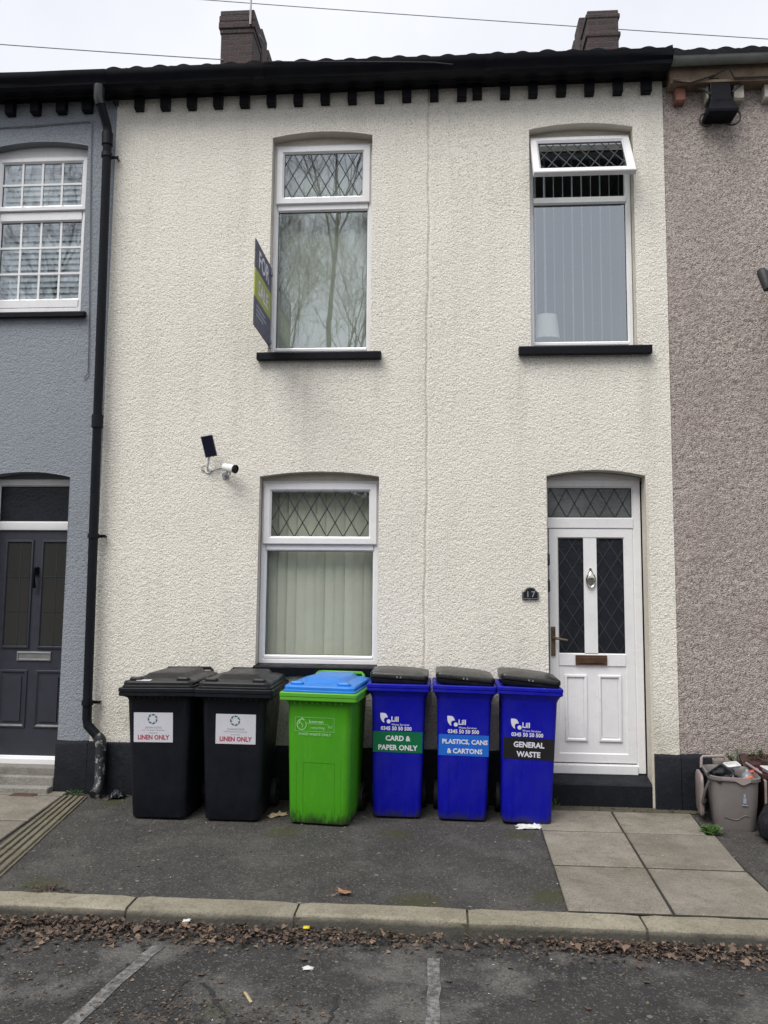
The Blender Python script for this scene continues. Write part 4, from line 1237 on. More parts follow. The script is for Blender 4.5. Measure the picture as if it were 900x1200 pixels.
m_ = MB(); m_.tube([(0.0, -0.02, 0.03), (-0.03, -0.012, 0.035), (-0.06, -0.008, 0.02), (-0.055, -0.008, 0.0), (0.0, -0.008, -0.02), (0.06, -0.008, 0.0), (0.12, -0.008, 0.02)], 0.003, 5)
obj('lead_wire', m_, M['cable'], sp, 0.7)
sc = thing('security_camera', 'white bullet security camera with a black lens, beside the small solar panel', 'security camera', (-1.735, 0.0, 2.555))
T = Matrix.Translation((0.045, -0.105, 0.048)) @ Matrix.Rotation(R(14), 4, 'Y') @ Matrix.Rotation(R(-28), 4, 'Z')
m_ = MB(); m_.loft([[(x, r_ * math.cos(t), r_ * 1.05 * math.sin(t)) for t in [2 * math.pi * k / 20 for k in range(20)]] for x, r_ in ((-0.066, 0.022), (-0.06, 0.029), (0.052, 0.032), (0.056, 0.033))])
m_.xf(T); obj('body', m_, M['white_plastic'], sc, 0.6)
m_ = MB(); m_.loft([[(x, r_ * math.cos(t), r_ * 1.05 * math.sin(t)) for t in [2 * math.pi * k / 20 for k in range(20)]] for x, r_ in ((0.0562, 0.034), (0.070, 0.034), (0.070, 0.028), (0.062, 0.026), (0.060, 0.0))])
m_.xf(T); obj('lens', m_, M['lens'], sc, 0.5)
m_ = MB(); m_.tube([(-0.015, 0.006, 0.0), (-0.015, -0.014, 0.0)], 0.028, 14); m_.tube([(-0.015, -0.012, 0.0), (0.0, -0.06, 0.002), (0.03, -0.10, 0.018)], 0.010, 8)
m_.box(0.045, 0.057, -0.115, -0.10, -0.012, 0.02)
obj('mount', m_, M['steel'], sc, 0.7)

# black box lamp under the pebbledash eaves
fl = thing('wall_box', 'black downward tapering box with looping cables under the pebbledash house eaves', 'electrical box', (2.262, 0, 5.44))
m_ = MB()
m_.loft([[(-0.085, -0.02, 0.33), (0.075, -0.02, 0.33), (0.075, -0.11, 0.33), (-0.085, -0.11, 0.33)], [(-0.085, -0.01, 0.16), (0.085, -0.01, 0.16), (0.085, -0.12, 0.16), (-0.085, -0.12, 0.16)], [(-0.125, 0.0, 0.045), (0.115, 0.0, 0.045), (0.115, -0.18, 0.045), (-0.125, -0.18, 0.045)], [(-0.12, 0.0, 0.02), (0.11, 0.0, 0.02), (0.11, -0.175, 0.02), (-0.12, -0.175, 0.02)]])
obj('housing', m_, M['black_gloss'], fl, None, 0.006)
m_ = MB()
def loop_pts(cx, cz, r_, y, a0, a1, n=14): return [(cx + r_ * math.cos(t), y, cz + r_ * math.sin(t)) for t in np.linspace(a0, a1, n)]
m_.tube(loop_pts(-0.10, 0.03, 0.055, -0.05, 1.6, 5.6), 0.008, 6)
m_.tube(loop_pts(0.10, 0.05, 0.07, -0.05, -2.2, 1.4), 0.008, 6)
m_.tube([(-0.19, -0.08, 0.29), (-0.13, -0.10, 0.26), (-0.09, -0.125, 0.20)], 0.009, 6)
m_.tube([(0.17, -0.08, 0.30), (0.13, -0.11, 0.27), (0.085, -0.125, 0.21)], 0.009, 6)
m_.tube([(-0.38, -0.13, 0.32), (-0.25, -0.13, 0.30), (-0.05, -0.13, 0.36), (0.05, -0.16, 0.40), (0.10, -0.13, 0.33), (0.5, -0.13, 0.33)], 0.007, 6)
obj('cables', m_, M['cable'], fl, 0.8)

# satellite dish, only its feed reaching into the picture
sdsh = thing('satellite_dish', 'grey satellite dish with a black feed unit, fixed to the pebbledash wall', 'satellite dish', (2.80, 0, 3.95))
m_ = MB()
rings = []
ax = Vector((-0.35, -0.85, 0.35)).normalized(); e1 = ax.cross(Vector((0, 0, 1))).normalized(); e2 = e1.cross(ax)
c0 = Vector((0.09, -0.22, -0.03))
for rr_, dd in ((0.0, 0.0), (0.08, 0.004), (0.16, 0.016), (0.24, 0.036), (0.30, 0.056), (0.305, 0.052), (0.24, 0.030), (0.16, 0.010), (0.08, -0.002), (0.0, -0.006)):
    rings.append([tuple(c0 + ax * dd + (e1 * math.cos(t) + e2 * math.sin(t) * 1.08) * max(rr_, 0.001)) for t in [2 * math.pi * k / 32 for k in range(32)]])
m_.loft(rings)
obj('dish', m_, M['dish'], sdsh, 0.7)
m_ = MB(); m_.tube([tuple(c0 - e2 * 0.29), (-0.30, -0.55, -0.22), (-0.40, -0.57, -0.10)], 0.012, 8); m_.tube([tuple(c0), (-0.02, -0.1, -0.06), (0, 0, -0.08)], 0.022, 8); m_.box(-0.06, 0.06, -0.012, 0.006, -0.16, 0.0)
obj('arm', m_, M['dish'], sdsh, 0.7)
m_ = MB(); m_.tube([(-0.445, -0.52, 0.050), (-0.440, -0.53, 0.025), (-0.412, -0.55, -0.105)], [0.030, 0.038, 0.033], 12); m_.tube([(-0.43, -0.53, 0.02), (-0.30, -0.44, 0.03)], [0.030, 0.036], 12)
obj('feed_unit', m_, M['cable'], sdsh, 0.7)
m_ = MB(); m_.tube([(-0.415, -0.55, -0.09), (-0.40, -0.54, -0.16), (-0.36, -0.50, -0.23), (-0.27, -0.40, -0.24), (0.0, -0.02, -0.20)], 0.004, 5)
obj('cable', m_, M['cable'], sdsh, 0.7)

# cables
def cable(label, pts, r_, mat, name='cable', cat='cable'):
    m_ = MB(); m_.tube(pts, r_, 6)
    return tag(obj(name, m_, M[mat], None, 0.8), label, cat)
cable('thin dark cable tacked along the grey wall and down beside the gridded window', [(-4.3, -0.010, 5.62), (-3.845, -0.010, 5.630), (-3.55, -0.010, 5.637), (-3.2, -0.010, 5.655), (-3.035, -0.010, 5.660), (-3.018, -0.010, 5.64), (-3.010, -0.010, 5.3), (-2.985, -0.010, 4.6), (-2.955, -0.010, 3.7), (-2.95, -0.010, 3.42), (-2.985, -0.010, 3.38)], 0.0045, 'cable_grey')
def sag(a, b, s, n=24):
    a, b = Vector(a), Vector(b)
    return [tuple(a.lerp(b, k / n) - Vector((0, 0, s * 4 * (k / n) * (1 - k / n)))) for k in range(n + 1)]
cable('overhead wire crossing the sky from above the left chimney to the right edge', sag((-10.35, 5.0, 11.70), (12.4, 5.0, 8.99), 0.10), 0.0065, 'wire_pale', 'overhead_wire', 'wire')
cable('overhead wire reaching the left chimney from the left edge of the sky', sag((-9.0, 2.75, 8.93), (-2.83, 3.19, 8.50), 0.02), 0.0065, 'wire_pale', 'overhead_wire', 'wire')
cable('thin black wire lying slack along the top of the black gutter', [(-1.45, -0.285, 5.955), (-1.1, -0.284, 5.940), (-0.8, -0.284, 5.928), (-0.35, -0.284, 5.908), (-0.05, -0.284, 5.89), (0.1, -0.28, 5.87)], 0.004, 'cable')

# ------------------------------------------------------------------ wheelie bins
class BinSpec: pass
def bin_spec(**k):
    s = BinSpec(); s.__dict__.update(k); return s
SP240 = bin_spec(wb=0.395, wt=0.462, yb=0.45, zt=0.838, ft=-0.045, bt=0.545, rim0=0.872, rim1=0.930, W=0.566, rf=-0.088, rb=0.595, r=0.045, lidW=0.515, wheel=0.10)
SP140 = bin_spec(wb=0.345, wt=0.388, yb=0.345, zt=0.862, ft=-0.040, bt=0.405, rim0=0.908, rim1=0.960, W=0.463, rf=-0.068, rb=0.430, r=0.038, lidW=0.425, wheel=0.10)

def make_bin(s, label, loc, rz, ry, mats, group=None, wb=None, lid_roll=0.0, style='wide', rx=0.0):
    t = thing('wheelie_bin', label, 'wheelie bin', loc, (R(rx), R(ry), R(rz)), group)
    wb = wb or s.wb
    fy = lambda z: s.ft * (z - 0.012) / (s.zt - 0.012)
    b = MB()
    def sec(w, y0, y1, r, z): return rrect(w, y1 - y0, r, z, 0, (y0 + y1) / 2, 5)
    neck = [(s.zt + 0.006, s.wt + 0.004, 0.004), (s.zt + 0.020, s.wt + 0.018, 0.010), (s.rim0 - 0.002, s.W - 0.022, 0.026)] if style == 'wide' else \
           [(s.zt + 0.012, s.wt + 0.010, 0.004), (s.zt + 0.030, s.wt + 0.032, 0.012), (s.rim0 - 0.001, s.W - 0.016, 0.022)]
    loops = [sec(wb - 0.03, 0.02, s.yb - 0.02, s.r, 0.010), sec(wb - 0.006, 0.004, s.yb, s.r, 0.018), sec(wb, 0.0, s.yb, s.r, 0.035)]
    for k in range(1, 6):
        u = k / 5; z = 0.035 + (s.zt - 0.035) * u
        loops.append(sec(wb + (s.wt - wb) * u, fy(z), s.yb + (s.bt - s.yb) * u, s.r, z))
    for z, w, o in neck: loops.append(sec(w, s.ft - o, s.bt + o, s.r, z))
    # rim: lower band, groove, upper band
    zm = s.rim0 + (s.rim1 - s.rim0) * 0.48
    for z, ins in ((s.rim0, 0.005), (s.rim0 + 0.004, 0.002), (zm - 0.003, 0.002), (zm, 0.007), (zm + 0.003, 0.0), (s.rim1 - 0.006, 0.0), (s.rim1, 0.006), (s.rim1, 0.03), (s.rim1 - 0.02, 0.035)):
        loops.append(sec(s.W - 2 * ins, s.rf + ins, s.rb - ins, 0.022, z))
    b.loft(loops)
    # gusset ribs below the rim and moulded lines on the front
    for sx in (-1, 1):
        for yy in (0.02, 0.16, 0.30):
            x = sx * (s.wt / 2 - 0.004)
            b.loft([[(x, yy, s.zt - 0.03), (x + sx * 0.012, yy, s.zt + 0.004), (x + sx * 0.034, yy, s.rim0), (x, yy, s.rim0)], [(x, yy + 0.006, s.zt - 0.03), (x + sx * 0.012, yy + 0.006, s.zt + 0.004), (x + sx * 0.034, yy + 0.006, s.rim0), (x, yy + 0.006, s.rim0)]])
    def ridge(u0, u1, z0, z1, d=0.0022):
        n = 4
        b.loft([[(u0 + (u1 - u0) * 0, fy(z) + 0.002, z), (u0, fy(z) - d, z), (u1, fy(z) - d, z), (u1, fy(z) + 0.002, z)] for z in np.linspace(z0, z1, n)])
    if style == 'slim':
        for u in (-0.105, -0.045, 0.045, 0.105): ridge(u - 0.004, u + 0.004, 0.05, 0.43)
        for u in (-0.030, 0.030):
            b.tube([(u - 0.012, s.ft + 0.006, s.zt - 0.012), (u - 0.012, s.ft - 0.006, s.zt - 0.012)], 0.0045, 8)
    if style == 'panel':
        ridge(-0.115, -0.109, 0.06, 0.44); ridge(0.109, 0.115, 0.06, 0.44); ridge(-0.1085, 0.1085, 0.434, 0.44); ridge(-0.16, -0.157, 0.05, 0.44, 0.0014); ridge(0.157, 0.16, 0.05, 0.44, 0.0014)
    for k in range(9):   # comb lifting teeth under the front rim
        x = (k - 4) * s.wt / 11
        b.box(x - 0.003, x + 0.003, s.rf + 0.014, s.ft + 0.004, s.rim0 - 0.020, s.rim0 + 0.003)
    body = obj('body', b, M[mats['body']], t, 0.55)
    if mats.get('rim'):
        rm = MB()
        rl = []
        for z, ins in ((s.rim0 - 0.001, 0.02), (s.rim0 - 0.001, 0.004), (s.rim0 + 0.004, 0.0), (zm - 0.003, 0.0), (zm, 0.0045), (zm + 0.003, -0.002), (s.rim1 - 0.005, -0.002), (s.rim1 + 0.001, 0.004), (s.rim1 + 0.001, 0.032)):
            rl.append(sec(s.W - 2 * ins, s.rf + ins, s.rb - ins, 0.022, z))
        rm.loft(rl, False, False)
        obj('rim', rm, M[mats['rim']], t, 0.5)
    # lid
    ld = MB()
    lf, lbk = s.rf + 0.020, s.rb - 0.01
    z0 = s.rim1 + 0.003
    if style == 'slim':
        L = [sec(s.lidW - 0.03, lf + 0.016, lbk, 0.03, z0 - 0.004), sec(s.lidW - 0.008, lf + 0.006, lbk, 0.03, z0 + 0.012), sec(s.lidW - 0.006, lf + 0.004, lbk, 0.03, z0 + 0.026),
             sec(s.lidW - 0.012, lf + 0.009, lbk, 0.03, z0 + 0.030), sec(s.lidW, lf, lbk, 0.03, z0 + 0.036), sec(s.lidW, lf, lbk, 0.03, z0 + 0.058), sec(s.lidW - 0.012, lf + 0.006, lbk - 0.005, 0.03, z0 + 0.068),
             sec(s.lidW - 0.06, lf + 0.05, lbk - 0.03, 0.03, z0 + 0.076), sec(s.lidW - 0.20, lf + 0.16, lbk - 0.08, 0.03, z0 + 0.086)]
        ld.loft(L)
    else:
        L = [sec(s.lidW + 0.012, lf - 0.004, lbk, 0.03, z0), sec(s.lidW + 0.012, lf - 0.004, lbk, 0.03, z0 + 0.008), sec(s.lidW, lf, lbk, 0.035, z0 + 0.012), sec(s.lidW, lf, lbk, 0.04, z0 + 0.032), sec(s.lidW - 0.015, lf + 0.010, lbk - 0.005, 0.04, z0 + 0.042),
             sec(s.lidW - 0.10, lf + 0.085, lbk - 0.02, 0.04, z0 + 0.052), sec(s.lidW - 0.19, lf + 0.12, lbk - 0.035, 0.03, z0 + 0.052 + 0.002), sec(s.lidW - 0.24, lf + 0.165, lbk - 0.05, 0.03, z0 + 0.080), sec(s.lidW - 0.30, lf + 0.22, lbk - 0.08, 0.03, z0 + 0.084)]
        ld.loft(L)
    piv = Vector((0, (lf + lbk) / 2, z0))
    LT = Matrix.Translation(piv) @ Matrix.Rotation(R(lid_roll), 4, 'Y') @ Matrix.Translation(-piv)
    if lid_roll: ld.xf(LT)
    lid = obj('lid', ld, M[mats['lid']], t, 0.6)
    if style != 'slim':
        for sx in (-1, 1):
            g = MB(); x = sx * (s.lidW / 2 - 0.085)
            g.loft([rrect(0.095, 0.05, 0.018, z0 + 0.040, x, lf + 0.055), rrect(0.095, 0.05, 0.018, z0 + 0.058, x, lf + 0.055), rrect(0.08, 0.036, 0.014, z0 + 0.066, x, lf + 0.055)])
            obj('grip', g, M[mats.get('grip', mats['lid'])], lid, 0.6)
    else:
        g = MB()
        for u in (-0.013, 0.013): g.box(u - 0.005, u + 0.005, lf - 0.003, lf + 0.004, z0 + 0.040, z0 + 0.052)
        if lid_roll: g.xf(LT)
        obj('moulded_mark', g, M['rub_grey'], lid)
    # handle bar at the back, hinge pins
    h = MB(); hw = s.wt / 2 - 0.045
    hh = 0.07 if style != 'slim' else 0.03
    h.tube([(-hw, s.rb - 0.02, s.rim1 - 0.02), (-hw, s.rb + 0.025, s.rim1 + hh - 0.015), (-hw + 0.015, s.rb + 0.03, s.rim1 + hh), (hw - 0.015, s.rb + 0.03, s.rim1 + hh), (hw, s.rb + 0.025, s.rim1 + hh - 0.015), (hw, s.rb - 0.02, s.rim1 - 0.02)], 0.014, 8)
    obj('handle', h, M[mats.get('rim') or mats['body']], t, 0.7)
    wx = s.wt / 2 + 0.0
    for sx in (-1, 1):
        w = MB()
        cyl = lambda x, r_: [(x, s.yb + 0.01 + r_ * math.cos(a), 0.1015 + r_ * math.sin(a)) for a in [2 * math.pi * k / 28 for k in range(28)]]
        a0, a1 = sx * (wx - 0.035), sx * (wx + 0.012)
        w.loft([cyl(a0, 0.088), cyl(a0 + sx * 0.006, 0.100), cyl(a1 - sx * 0.006, 0.100), cyl(a1, 0.088), cyl(a1, 0.062), cyl(a1 - sx * 0.010, 0.058), cyl(a1 - sx * 0.010, 0.02), cyl(a1 + sx * 0.004, 0.02), cyl(a1 + sx * 0.004, 0.002)])
        obj('wheel', w, M['tyre'], t, 0.6)
    ax_ = MB(); ax_.tube([(-wx + 0.03, s.yb + 0.01, 0.1015), (wx - 0.03, s.yb + 0.01, 0.1015)], 0.011, 8); obj('axle', ax_, M['steel'], t, 0.7)
    t_fy = lambda u, z, off: (u, fy(z) - off, z)
    return t, t_fy, lid, LT

def on_face(fp, mb, name, mat, parent): return obj(name, mb, M[mat], parent)
def face_rect(fp, u0, u1, z0, z1, off, th=0.0012, tiltz=0.0):
    m_ = MB(); n = 3
    m_.loft([[fp(u0, z + tiltz * u0, off - th), fp(u0, z + tiltz * u0, off), fp(u1, z + tiltz * u1, off), fp(u1, z + tiltz * u1, off - th)] for z in np.linspace(z0, z1, n)])
    return m_
def face_text(fp, s, u, z, size, off, bold=0.015, align='CENTER', wide=1.0, spacing=1.0, clip=None):
    vs, fs = text_mesh(s, size, align, bold, spacing, wide, 0.0004)
    m_ = MB()
    if clip is not None: vs = [(min(a, clip - u), b, c) for a, b, c in vs]
    m_.add([fp(u + a, z + b, off + c) for a, b, c in vs], fs)
    return m_
def disc(fp, u, z, r_, off, n=18, r2=0.0):
    m_ = MB()
    if r2 == 0: m_.loft([[fp(u + r_ * math.cos(t), z + r_ * math.sin(t), o) for t in [2 * math.pi * k / n for k in range(n)]] for o in (off - 0.001, off)])
    return m_

# black linen bins
def linen_sticker(t, fp, u0, z0, tilt=0.0):
    st_ = obj('sticker', face_rect(fp, u0 - 0.143, u0 + 0.143, z0, z0 + 0.208, 0.0022, 0.0012), M['label_white'], t)
    obj('lettering', face_text(fp, 'LINEN ONLY', u0, z0 + 0.020, 0.044, 0.003, 0.026, wide=0.90), M['ink_red'], st_)
    obj('lettering', face_text(fp, 'JOHNSONS', u0, z0 + 0.097, 0.020, 0.003, 0.0, spacing=1.25), M['ink_grey'], st_)
    m_ = MB()
    for a, b, z in ((-0.085, 0.085, 0.083), (-0.032, 0.032, 0.063)):
        x = a
        while x < b:
            l = rnd.uniform(0.006, 0.016); m_.v, m_.f = m_.v, m_.f
            q = face_rect(fp, u0 + x, u0 + min(b, x + l), z0 + z, z0 + z + 0.0045, 0.003, 0.0006); m_.add(q.v, q.f); x += l + 0.004
    obj('small_print', m_, M['ink_grey'], st_)
    m_ = MB()
    for k in range(7):
        a0, a1 = 2 * math.pi * k / 7 + 0.1, 2 * math.pi * (k + 1) / 7 - 0.08
        pts = []
        for q in np.linspace(a0, a1, 6):
            pts.append((0.036 * math.cos(q), 0.036 * math.sin(q)))
        for q in np.linspace(a1, a0, 6):
            rr_ = 0.022 + 0.008 * (a1 - q) / (a1 - a0)
            pts.append((rr_ * math.cos(q), rr_ * math.sin(q)))
        m_.loft([[fp(u0 - 0.005 + a, z0 + 0.163 + b, o) for a, b in pts] for o in (0.0022, 0.0032)])
    obj('emblem', m_, M['ink_teal'], st_)
mats_k = dict(body='bin_black', lid='bin_lid_black')
t, fp, lid, LT = make_bin(SP240, 'black wheelie bin for linen with a torn white label on its lid, nearest the downpipe', (-1.985, -0.655, 0), -1.0, -0.8, mats_k, 'black linen wheelie bins')
linen_sticker(t, fp, -0.033, 0.545)
m_ = MB(); m_.box(-0.19, -0.075, -0.02, 0.02, 0.9775, 0.9785); m_.xf(Matrix.Translation((0, 0, 0.0)))
SPz = SP240.rim1 + 0.003
m_ = MB(); m_.add([(-0.165, 0.0, 0), (-0.06, -0.004, 0), (-0.055, 0.035, 0), (-0.10, 0.030, 0), (-0.155, 0.04, 0)], [(0, 1, 2, 3, 4)])
m_.v = [(x, y - 0.052, SPz + 0.0445 + (y + 0.0) * 0.13) for x, y, z in m_.v]
obj('label', m_, M['label_white'], lid)
t, fp, lid, LT = make_bin(SP240, 'black wheelie bin for linen standing between the other black bin and the green bin', (-1.455, -0.655, 0), 1.0, 0.4, mats_k, 'black linen wheelie bins')
linen_sticker(t, fp, 0.018, 0.545)

# green food bin with blue lid
SPG = bin_spec(**{**SP240.__dict__, 'rim0': 0.862, 'rim1': 0.918, 'zt': 0.828, 'W': 0.556, 'lidW': 0.508})
t, fp, lid, LT = make_bin(SPG, 'bright green wheelie bin with a blue lid for food waste', (-0.838, -0.680, 0), -5.5, 0.4, dict(body='bin_green', rim='bin_green_rim', lid='bin_lid_blue'), wb=0.425, style='panel')
m_ = MB(); UX, UZ = -0.032, 0.636
def dash(m_, u0, z0, u1, z1, w=0.0022):
    L_ = math.hypot(u1 - u0, z1 - z0); n = int(L_ / 0.012)
    for k in range(n):
        a, b = k / n, (k + 0.72) / n
        ua, za, ub, zb = u0 + (u1 - u0) * a, z0 + (z1 - z0) * a, u0 + (u1 - u0) * b, z0 + (z1 - z0) * b
        if abs(u1 - u0) > abs(z1 - z0): q = face_rect(fp, ua, ub, za - w / 2, za + w / 2, 0.002, 0.0018)
        else: q = face_rect(fp, ua - w / 2, ua + w / 2, za, zb, 0.002, 0.0018)
        m_.add(q.v, q.f)
x0, x1, z0, z1 = UX - 0.138, UX + 0.142, UZ + 0.012, UZ + 0.108
for e in ((x0, z0, x1, z0), (x0, z1, x1, z1), (x0, z0, x0, z1), (x1, z0, x1, z1), (x0 + 0.085, z0 + 0.052, x1 - 0.04, z0 + 0.050)): dash(m_, *e)
obj('printed_frame', m_, M['ink_palegreen'], t)
m_ = MB()
cx, cz = x0 + 0.047, z0 + 0.046
pts = [(cx + 0.033 * math.cos(a), cz + 0.036 * math.sin(a)) for a in np.linspace(R(60), R(395), 22)]
def stroke(m_, pts, w, off=0.002):
    for (a, b) in zip(pts, pts[1:]):
        d = Vector((b[0] - a[0], b[1] - a[1])); l = d.length
        if l < 1e-5: continue
        nr = Vector((-d.y, d.x)) / l * w / 2; e = d / l * w * 0.15
        q = [(a[0] - e.x + nr.x, a[1] - e.y + nr.y), (a[0] - e.x - nr.x, a[1] - e.y - nr.y), (b[0] + e.x - nr.x, b[1] + e.y - nr.y), (b[0] + e.x + nr.x, b[1] + e.y + nr.y)]
        m_.loft([[fp(u, z, o) for u, z in q] for o in (0.0004, off)])
stroke(m_, pts, 0.0055)
stroke(m_, [(cx - 0.02, cz + 0.012), (cx + 0.002, cz + 0.046), (cx + 0.020, cz + 0.030)], 0.005)
stroke(m_, [(cx - 0.008, cz + 0.012), (cx + 0.008, cz - 0.004), (cx + 0.004, cz - 0.022)], 0.004)
stroke(m_, [(cx - 0.028, cz + 0.004), (cx - 0.012, cz + 0.010), (cx - 0.020, cz + 0.022)], 0.004)
obj('emblem', m_, M['ink_palegreen'], t)
obj('lettering', face_text(fp, 'keenan', x0 + 0.100, z0 + 0.058, 0.032, 0.0022, 0.02, 'LEFT', 1.15), M['ink_palegreen'], t)
obj('lettering', face_text(fp, 'recycling', x0 + 0.112, z0 + 0.018, 0.027, 0.0022, 0.0, 'LEFT', 1.05), M['ink_palegreen'], t)
obj('lettering', face_text(fp, 'ltd', x1 - 0.044, z0 + 0.026, 0.030, 0.0022, 0.0, 'LEFT'), M['ink_palegreen'], t)
obj('lettering', face_text(fp, 'FOOD WASTE ONLY', UX + 0.004, UZ - 0.016, 0.0235, 0.0022, 0.02, 'CENTER', 1.05), M['ink_palegreen'], t)

# blue bins
def leaf_logo(t, fp, u, z):
    m_ = MB()
    out = [(-0.048, 0.040), (-0.010, 0.040), (0.010, 0.034), (0.024, 0.020), (0.030, 0.002)]
    hole = [(0.018, 0.004), (0.006, 0.002), (-0.006, -0.006), (-0.010, -0.020), (-0.004, -0.040)]
    tail = [(-0.020, -0.034), (-0.036, -0.018), (-0.046, 0.004)]
    pts = out + hole + tail
    m_.loft([[fp(u + a * 0.70, z + b * 0.86, o) for a, b in pts] for o in (0.0004, 0.0018)])
    q = disc(fp, u + 0.028, z - 0.025, 0.0145, 0.0018); m_.add(q.v, q.f)
    obj('emblem', m_, M['ink_white'], t)
def blue_bin(label, loc, rz, ry, l1, l2, band, lid_roll, s1=0.050, s2=0.050, u_off=0.0, zoff=0.0, clip=None, w1=1.0, w2=1.0, rx=0.0):
    t, fp, lid, LT = make_bin(SP140, label, loc, rz, ry, dict(body='bin_blue', lid='bin_lid_gloss'), 'blue waste wheelie bins', lid_roll=lid_roll, style='slim', rx=rx)
    Z = zoff
    leaf_logo(t, fp, -0.095 + u_off, 0.716 + Z)
    obj('lettering', face_text(fp, 'Lill', -0.050 + u_off, 0.692 + Z, 0.050, 0.0018, 0.025, 'LEFT', 0.98), M['ink_white'], t)
    obj('lettering', face_text(fp, 'Waste Services', -0.047 + u_off, 0.664 + Z, 0.0195, 0.0018, 0.005, 'LEFT', 1.06), M['ink_white'], t)
    obj('lettering', face_text(fp, '0345 50 50 500', -0.012 + u_off, 0.630 + Z, 0.0370, 0.0018, 0.030, 'CENTER', 0.95), M['ink_white'], t)
    b0, b1 = 0.472 + Z, 0.620 + Z
    bd = obj('band', face_rect(fp, -0.178, 0.178, b0, b1, 0.0014, 0.0012), M[band], t)
    obj('lettering', face_text(fp, l1, 0.0 + u_off, 0.556 + Z, s1, 0.0022, 0.034, wide=w1 * 0.96, clip=clip), M['ink_white'], bd)
    obj('lettering', face_text(fp, l2, 0.0 + u_off, 0.490 + Z, s2, 0.0022, 0.034, wide=w2 * 0.96), M['ink_white'], bd)
    return t, fp, lid
blue_bin('blue wheelie bin with a green band reading card and paper only', (-0.302, -0.460, 0), 0.0, 0.6, 'CARD &', 'PAPER ONLY', 'band_green', 2.0, w1=1.02, w2=1.02)
blue_bin('blue wheelie bin with a light blue band for plastics, cans and cartons', (0.166, -0.485, 0), 0.5, 1.1, 'PLASTICS, CANS', '& CARTONS', 'band_blue', 4.2, 0.044, 0.047, 0.008, -0.008, 0.1775, 1.06, 1.0)
t, fp, lid = blue_bin('blue wheelie bin with a black band reading general waste, nearest the front door', (0.616, -0.522, 0), -1.0, 1.7, 'GENERAL', 'WASTE', 'band_black', 4.5, 0.052, 0.052, 0.0, -0.014)

# ------------------------------------------------------------------ litter and small things on the ground
def crumple(w, d, h, n, seed, flat=0.0):
    r_ = random.Random(seed); m_ = MB(); vs = []
    for j in range(n + 1):
        for i in range(n + 1):
            u, v = i / n - 0.5, j / n - 0.5
            k = 1 + r_.uniform(-0.16, 0.16)
            vs.append((u * w * k + r_.uniform(-0.1, 0.1) * w / n, v * d * k, flat + max(0.002, h * r_.random() * (1 - 2.2 * (u * u + v * v)))))
    m_.add(vs, [(j * (n + 1) + i, j * (n + 1) + i + 1, (j + 1) * (n + 1) + i + 1, (j + 1) * (n + 1) + i) for j in range(n) for i in range(n)])
    nb = len(m_.v)
    return m_
def solid(o, th):
    s_ = o.modifiers.new('thickness', 'SOLIDIFY'); s_.thickness = th; s_.offset = 1
    return o
def litter(name, label, cat, mb, mat, loc, rz=0, th=0.0015, smooth=0.6):
    o = obj(name, mb, M[mat], None, smooth); o.location = loc; o.rotation_euler = (0, 0, R(rz)); solid(o, th)
    return tag(o, label, cat)
litter('paper_scrap', 'crumpled white plastic scrap lying at the foot of the general waste bin', 'litter', crumple(0.18, 0.085, 0.035, 7, 4), 'rub_white', (0.628, -0.575, 0.002), 6)
litter('paper_scrap', 'small white tissue scrap caught on the rim of the general waste bin', 'litter', crumple(0.062, 0.03, 0.022, 5, 9), 'rub_white', (0.735, -0.572, 0.938), 6)
litter('dry_peel', 'pale tan dried leaf lying between the black bins and the green bin', 'leaf', crumple(0.15, 0.07, 0.035, 6, 12), 'drywaste', (-1.165, -0.47, 0.002), 40)
litter('crumpled_bag', 'small crumpled black plastic scrap by the wall between downpipe and black bin', 'litter', crumple(0.12, 0.10, 0.075, 7, 15), 'bag', (-2.50, -0.12, 0.002), 20)
litter('plastic_disc', 'yellow plastic disc lying in the gutter leaves', 'litter', crumple(0.032, 0.032, 0.006, 3, 3), 'yellow', (-0.655, -2.215, -0.040), 0, 0.004)
litter('paper_scrap', 'small white paper scrap lying on the road between the two bay lines', 'litter', crumple(0.05, 0.03, 0.015, 4, 21), 'rub_white', (-0.59, -2.56, -0.073), 15)
litter('paper_scrap', 'tiny white scrap lying on top of the gutter leaves near the left bay line', 'litter', crumple(0.04, 0.03, 0.012, 4, 23), 'rub_white', (-1.27, -2.20, -0.035), 15)
litter('wood_splinter', 'pale wooden splinter lying on the road left of the middle bay line', 'litter', crumple(0.10, 0.014, 0.008, 4, 25), 'drywaste', (-0.80, -2.83, -0.073), -60)

# maple leaf shape
def leaf_poly(n_lobes, size, r_):
    pts = []
    m = n_lobes * 2
    for k in range(m):
        a = 2 * math.pi * k / m
        rad = size * (1.0 if k % 2 == 0 else 0.62) * r_.uniform(0.65, 1.2) * (0.75 + 0.25 * math.cos(a))
        pts.append((rad * math.cos(a), rad * math.sin(a)))
    return pts
def one_leaf(m_, loc, size, r_, curl=0.4, tilt=0.35, lobes=5):
    pts = leaf_poly(lobes, size, r_)
    rz = r_.uniform(0, 6.28); tx, ty = r_.uniform(-tilt, tilt), r_.uniform(-tilt, tilt)
    T = Matrix.Translation(loc) @ Matrix.Rotation(rz, 4, 'Z') @ Matrix.Rotation(tx, 4, 'X') @ Matrix.Rotation(ty, 4, 'Y')
    cv = r_.uniform(-curl, curl) / max(size, 1e-6)
    zc = lambda x, y: cv * (x * x * 0.3 + y * y) + r_.uniform(-0.15, 0.15) * size * abs(curl)
    vs = [T @ Vector((0, 0, 0))] + [T @ Vector((x, y, zc(x, y))) for x, y in pts]
    n = len(pts)
    m_.add(vs, [(0, 1 + k, 1 + (k + 1) % n) for k in range(n)])
lr = random.Random(11)
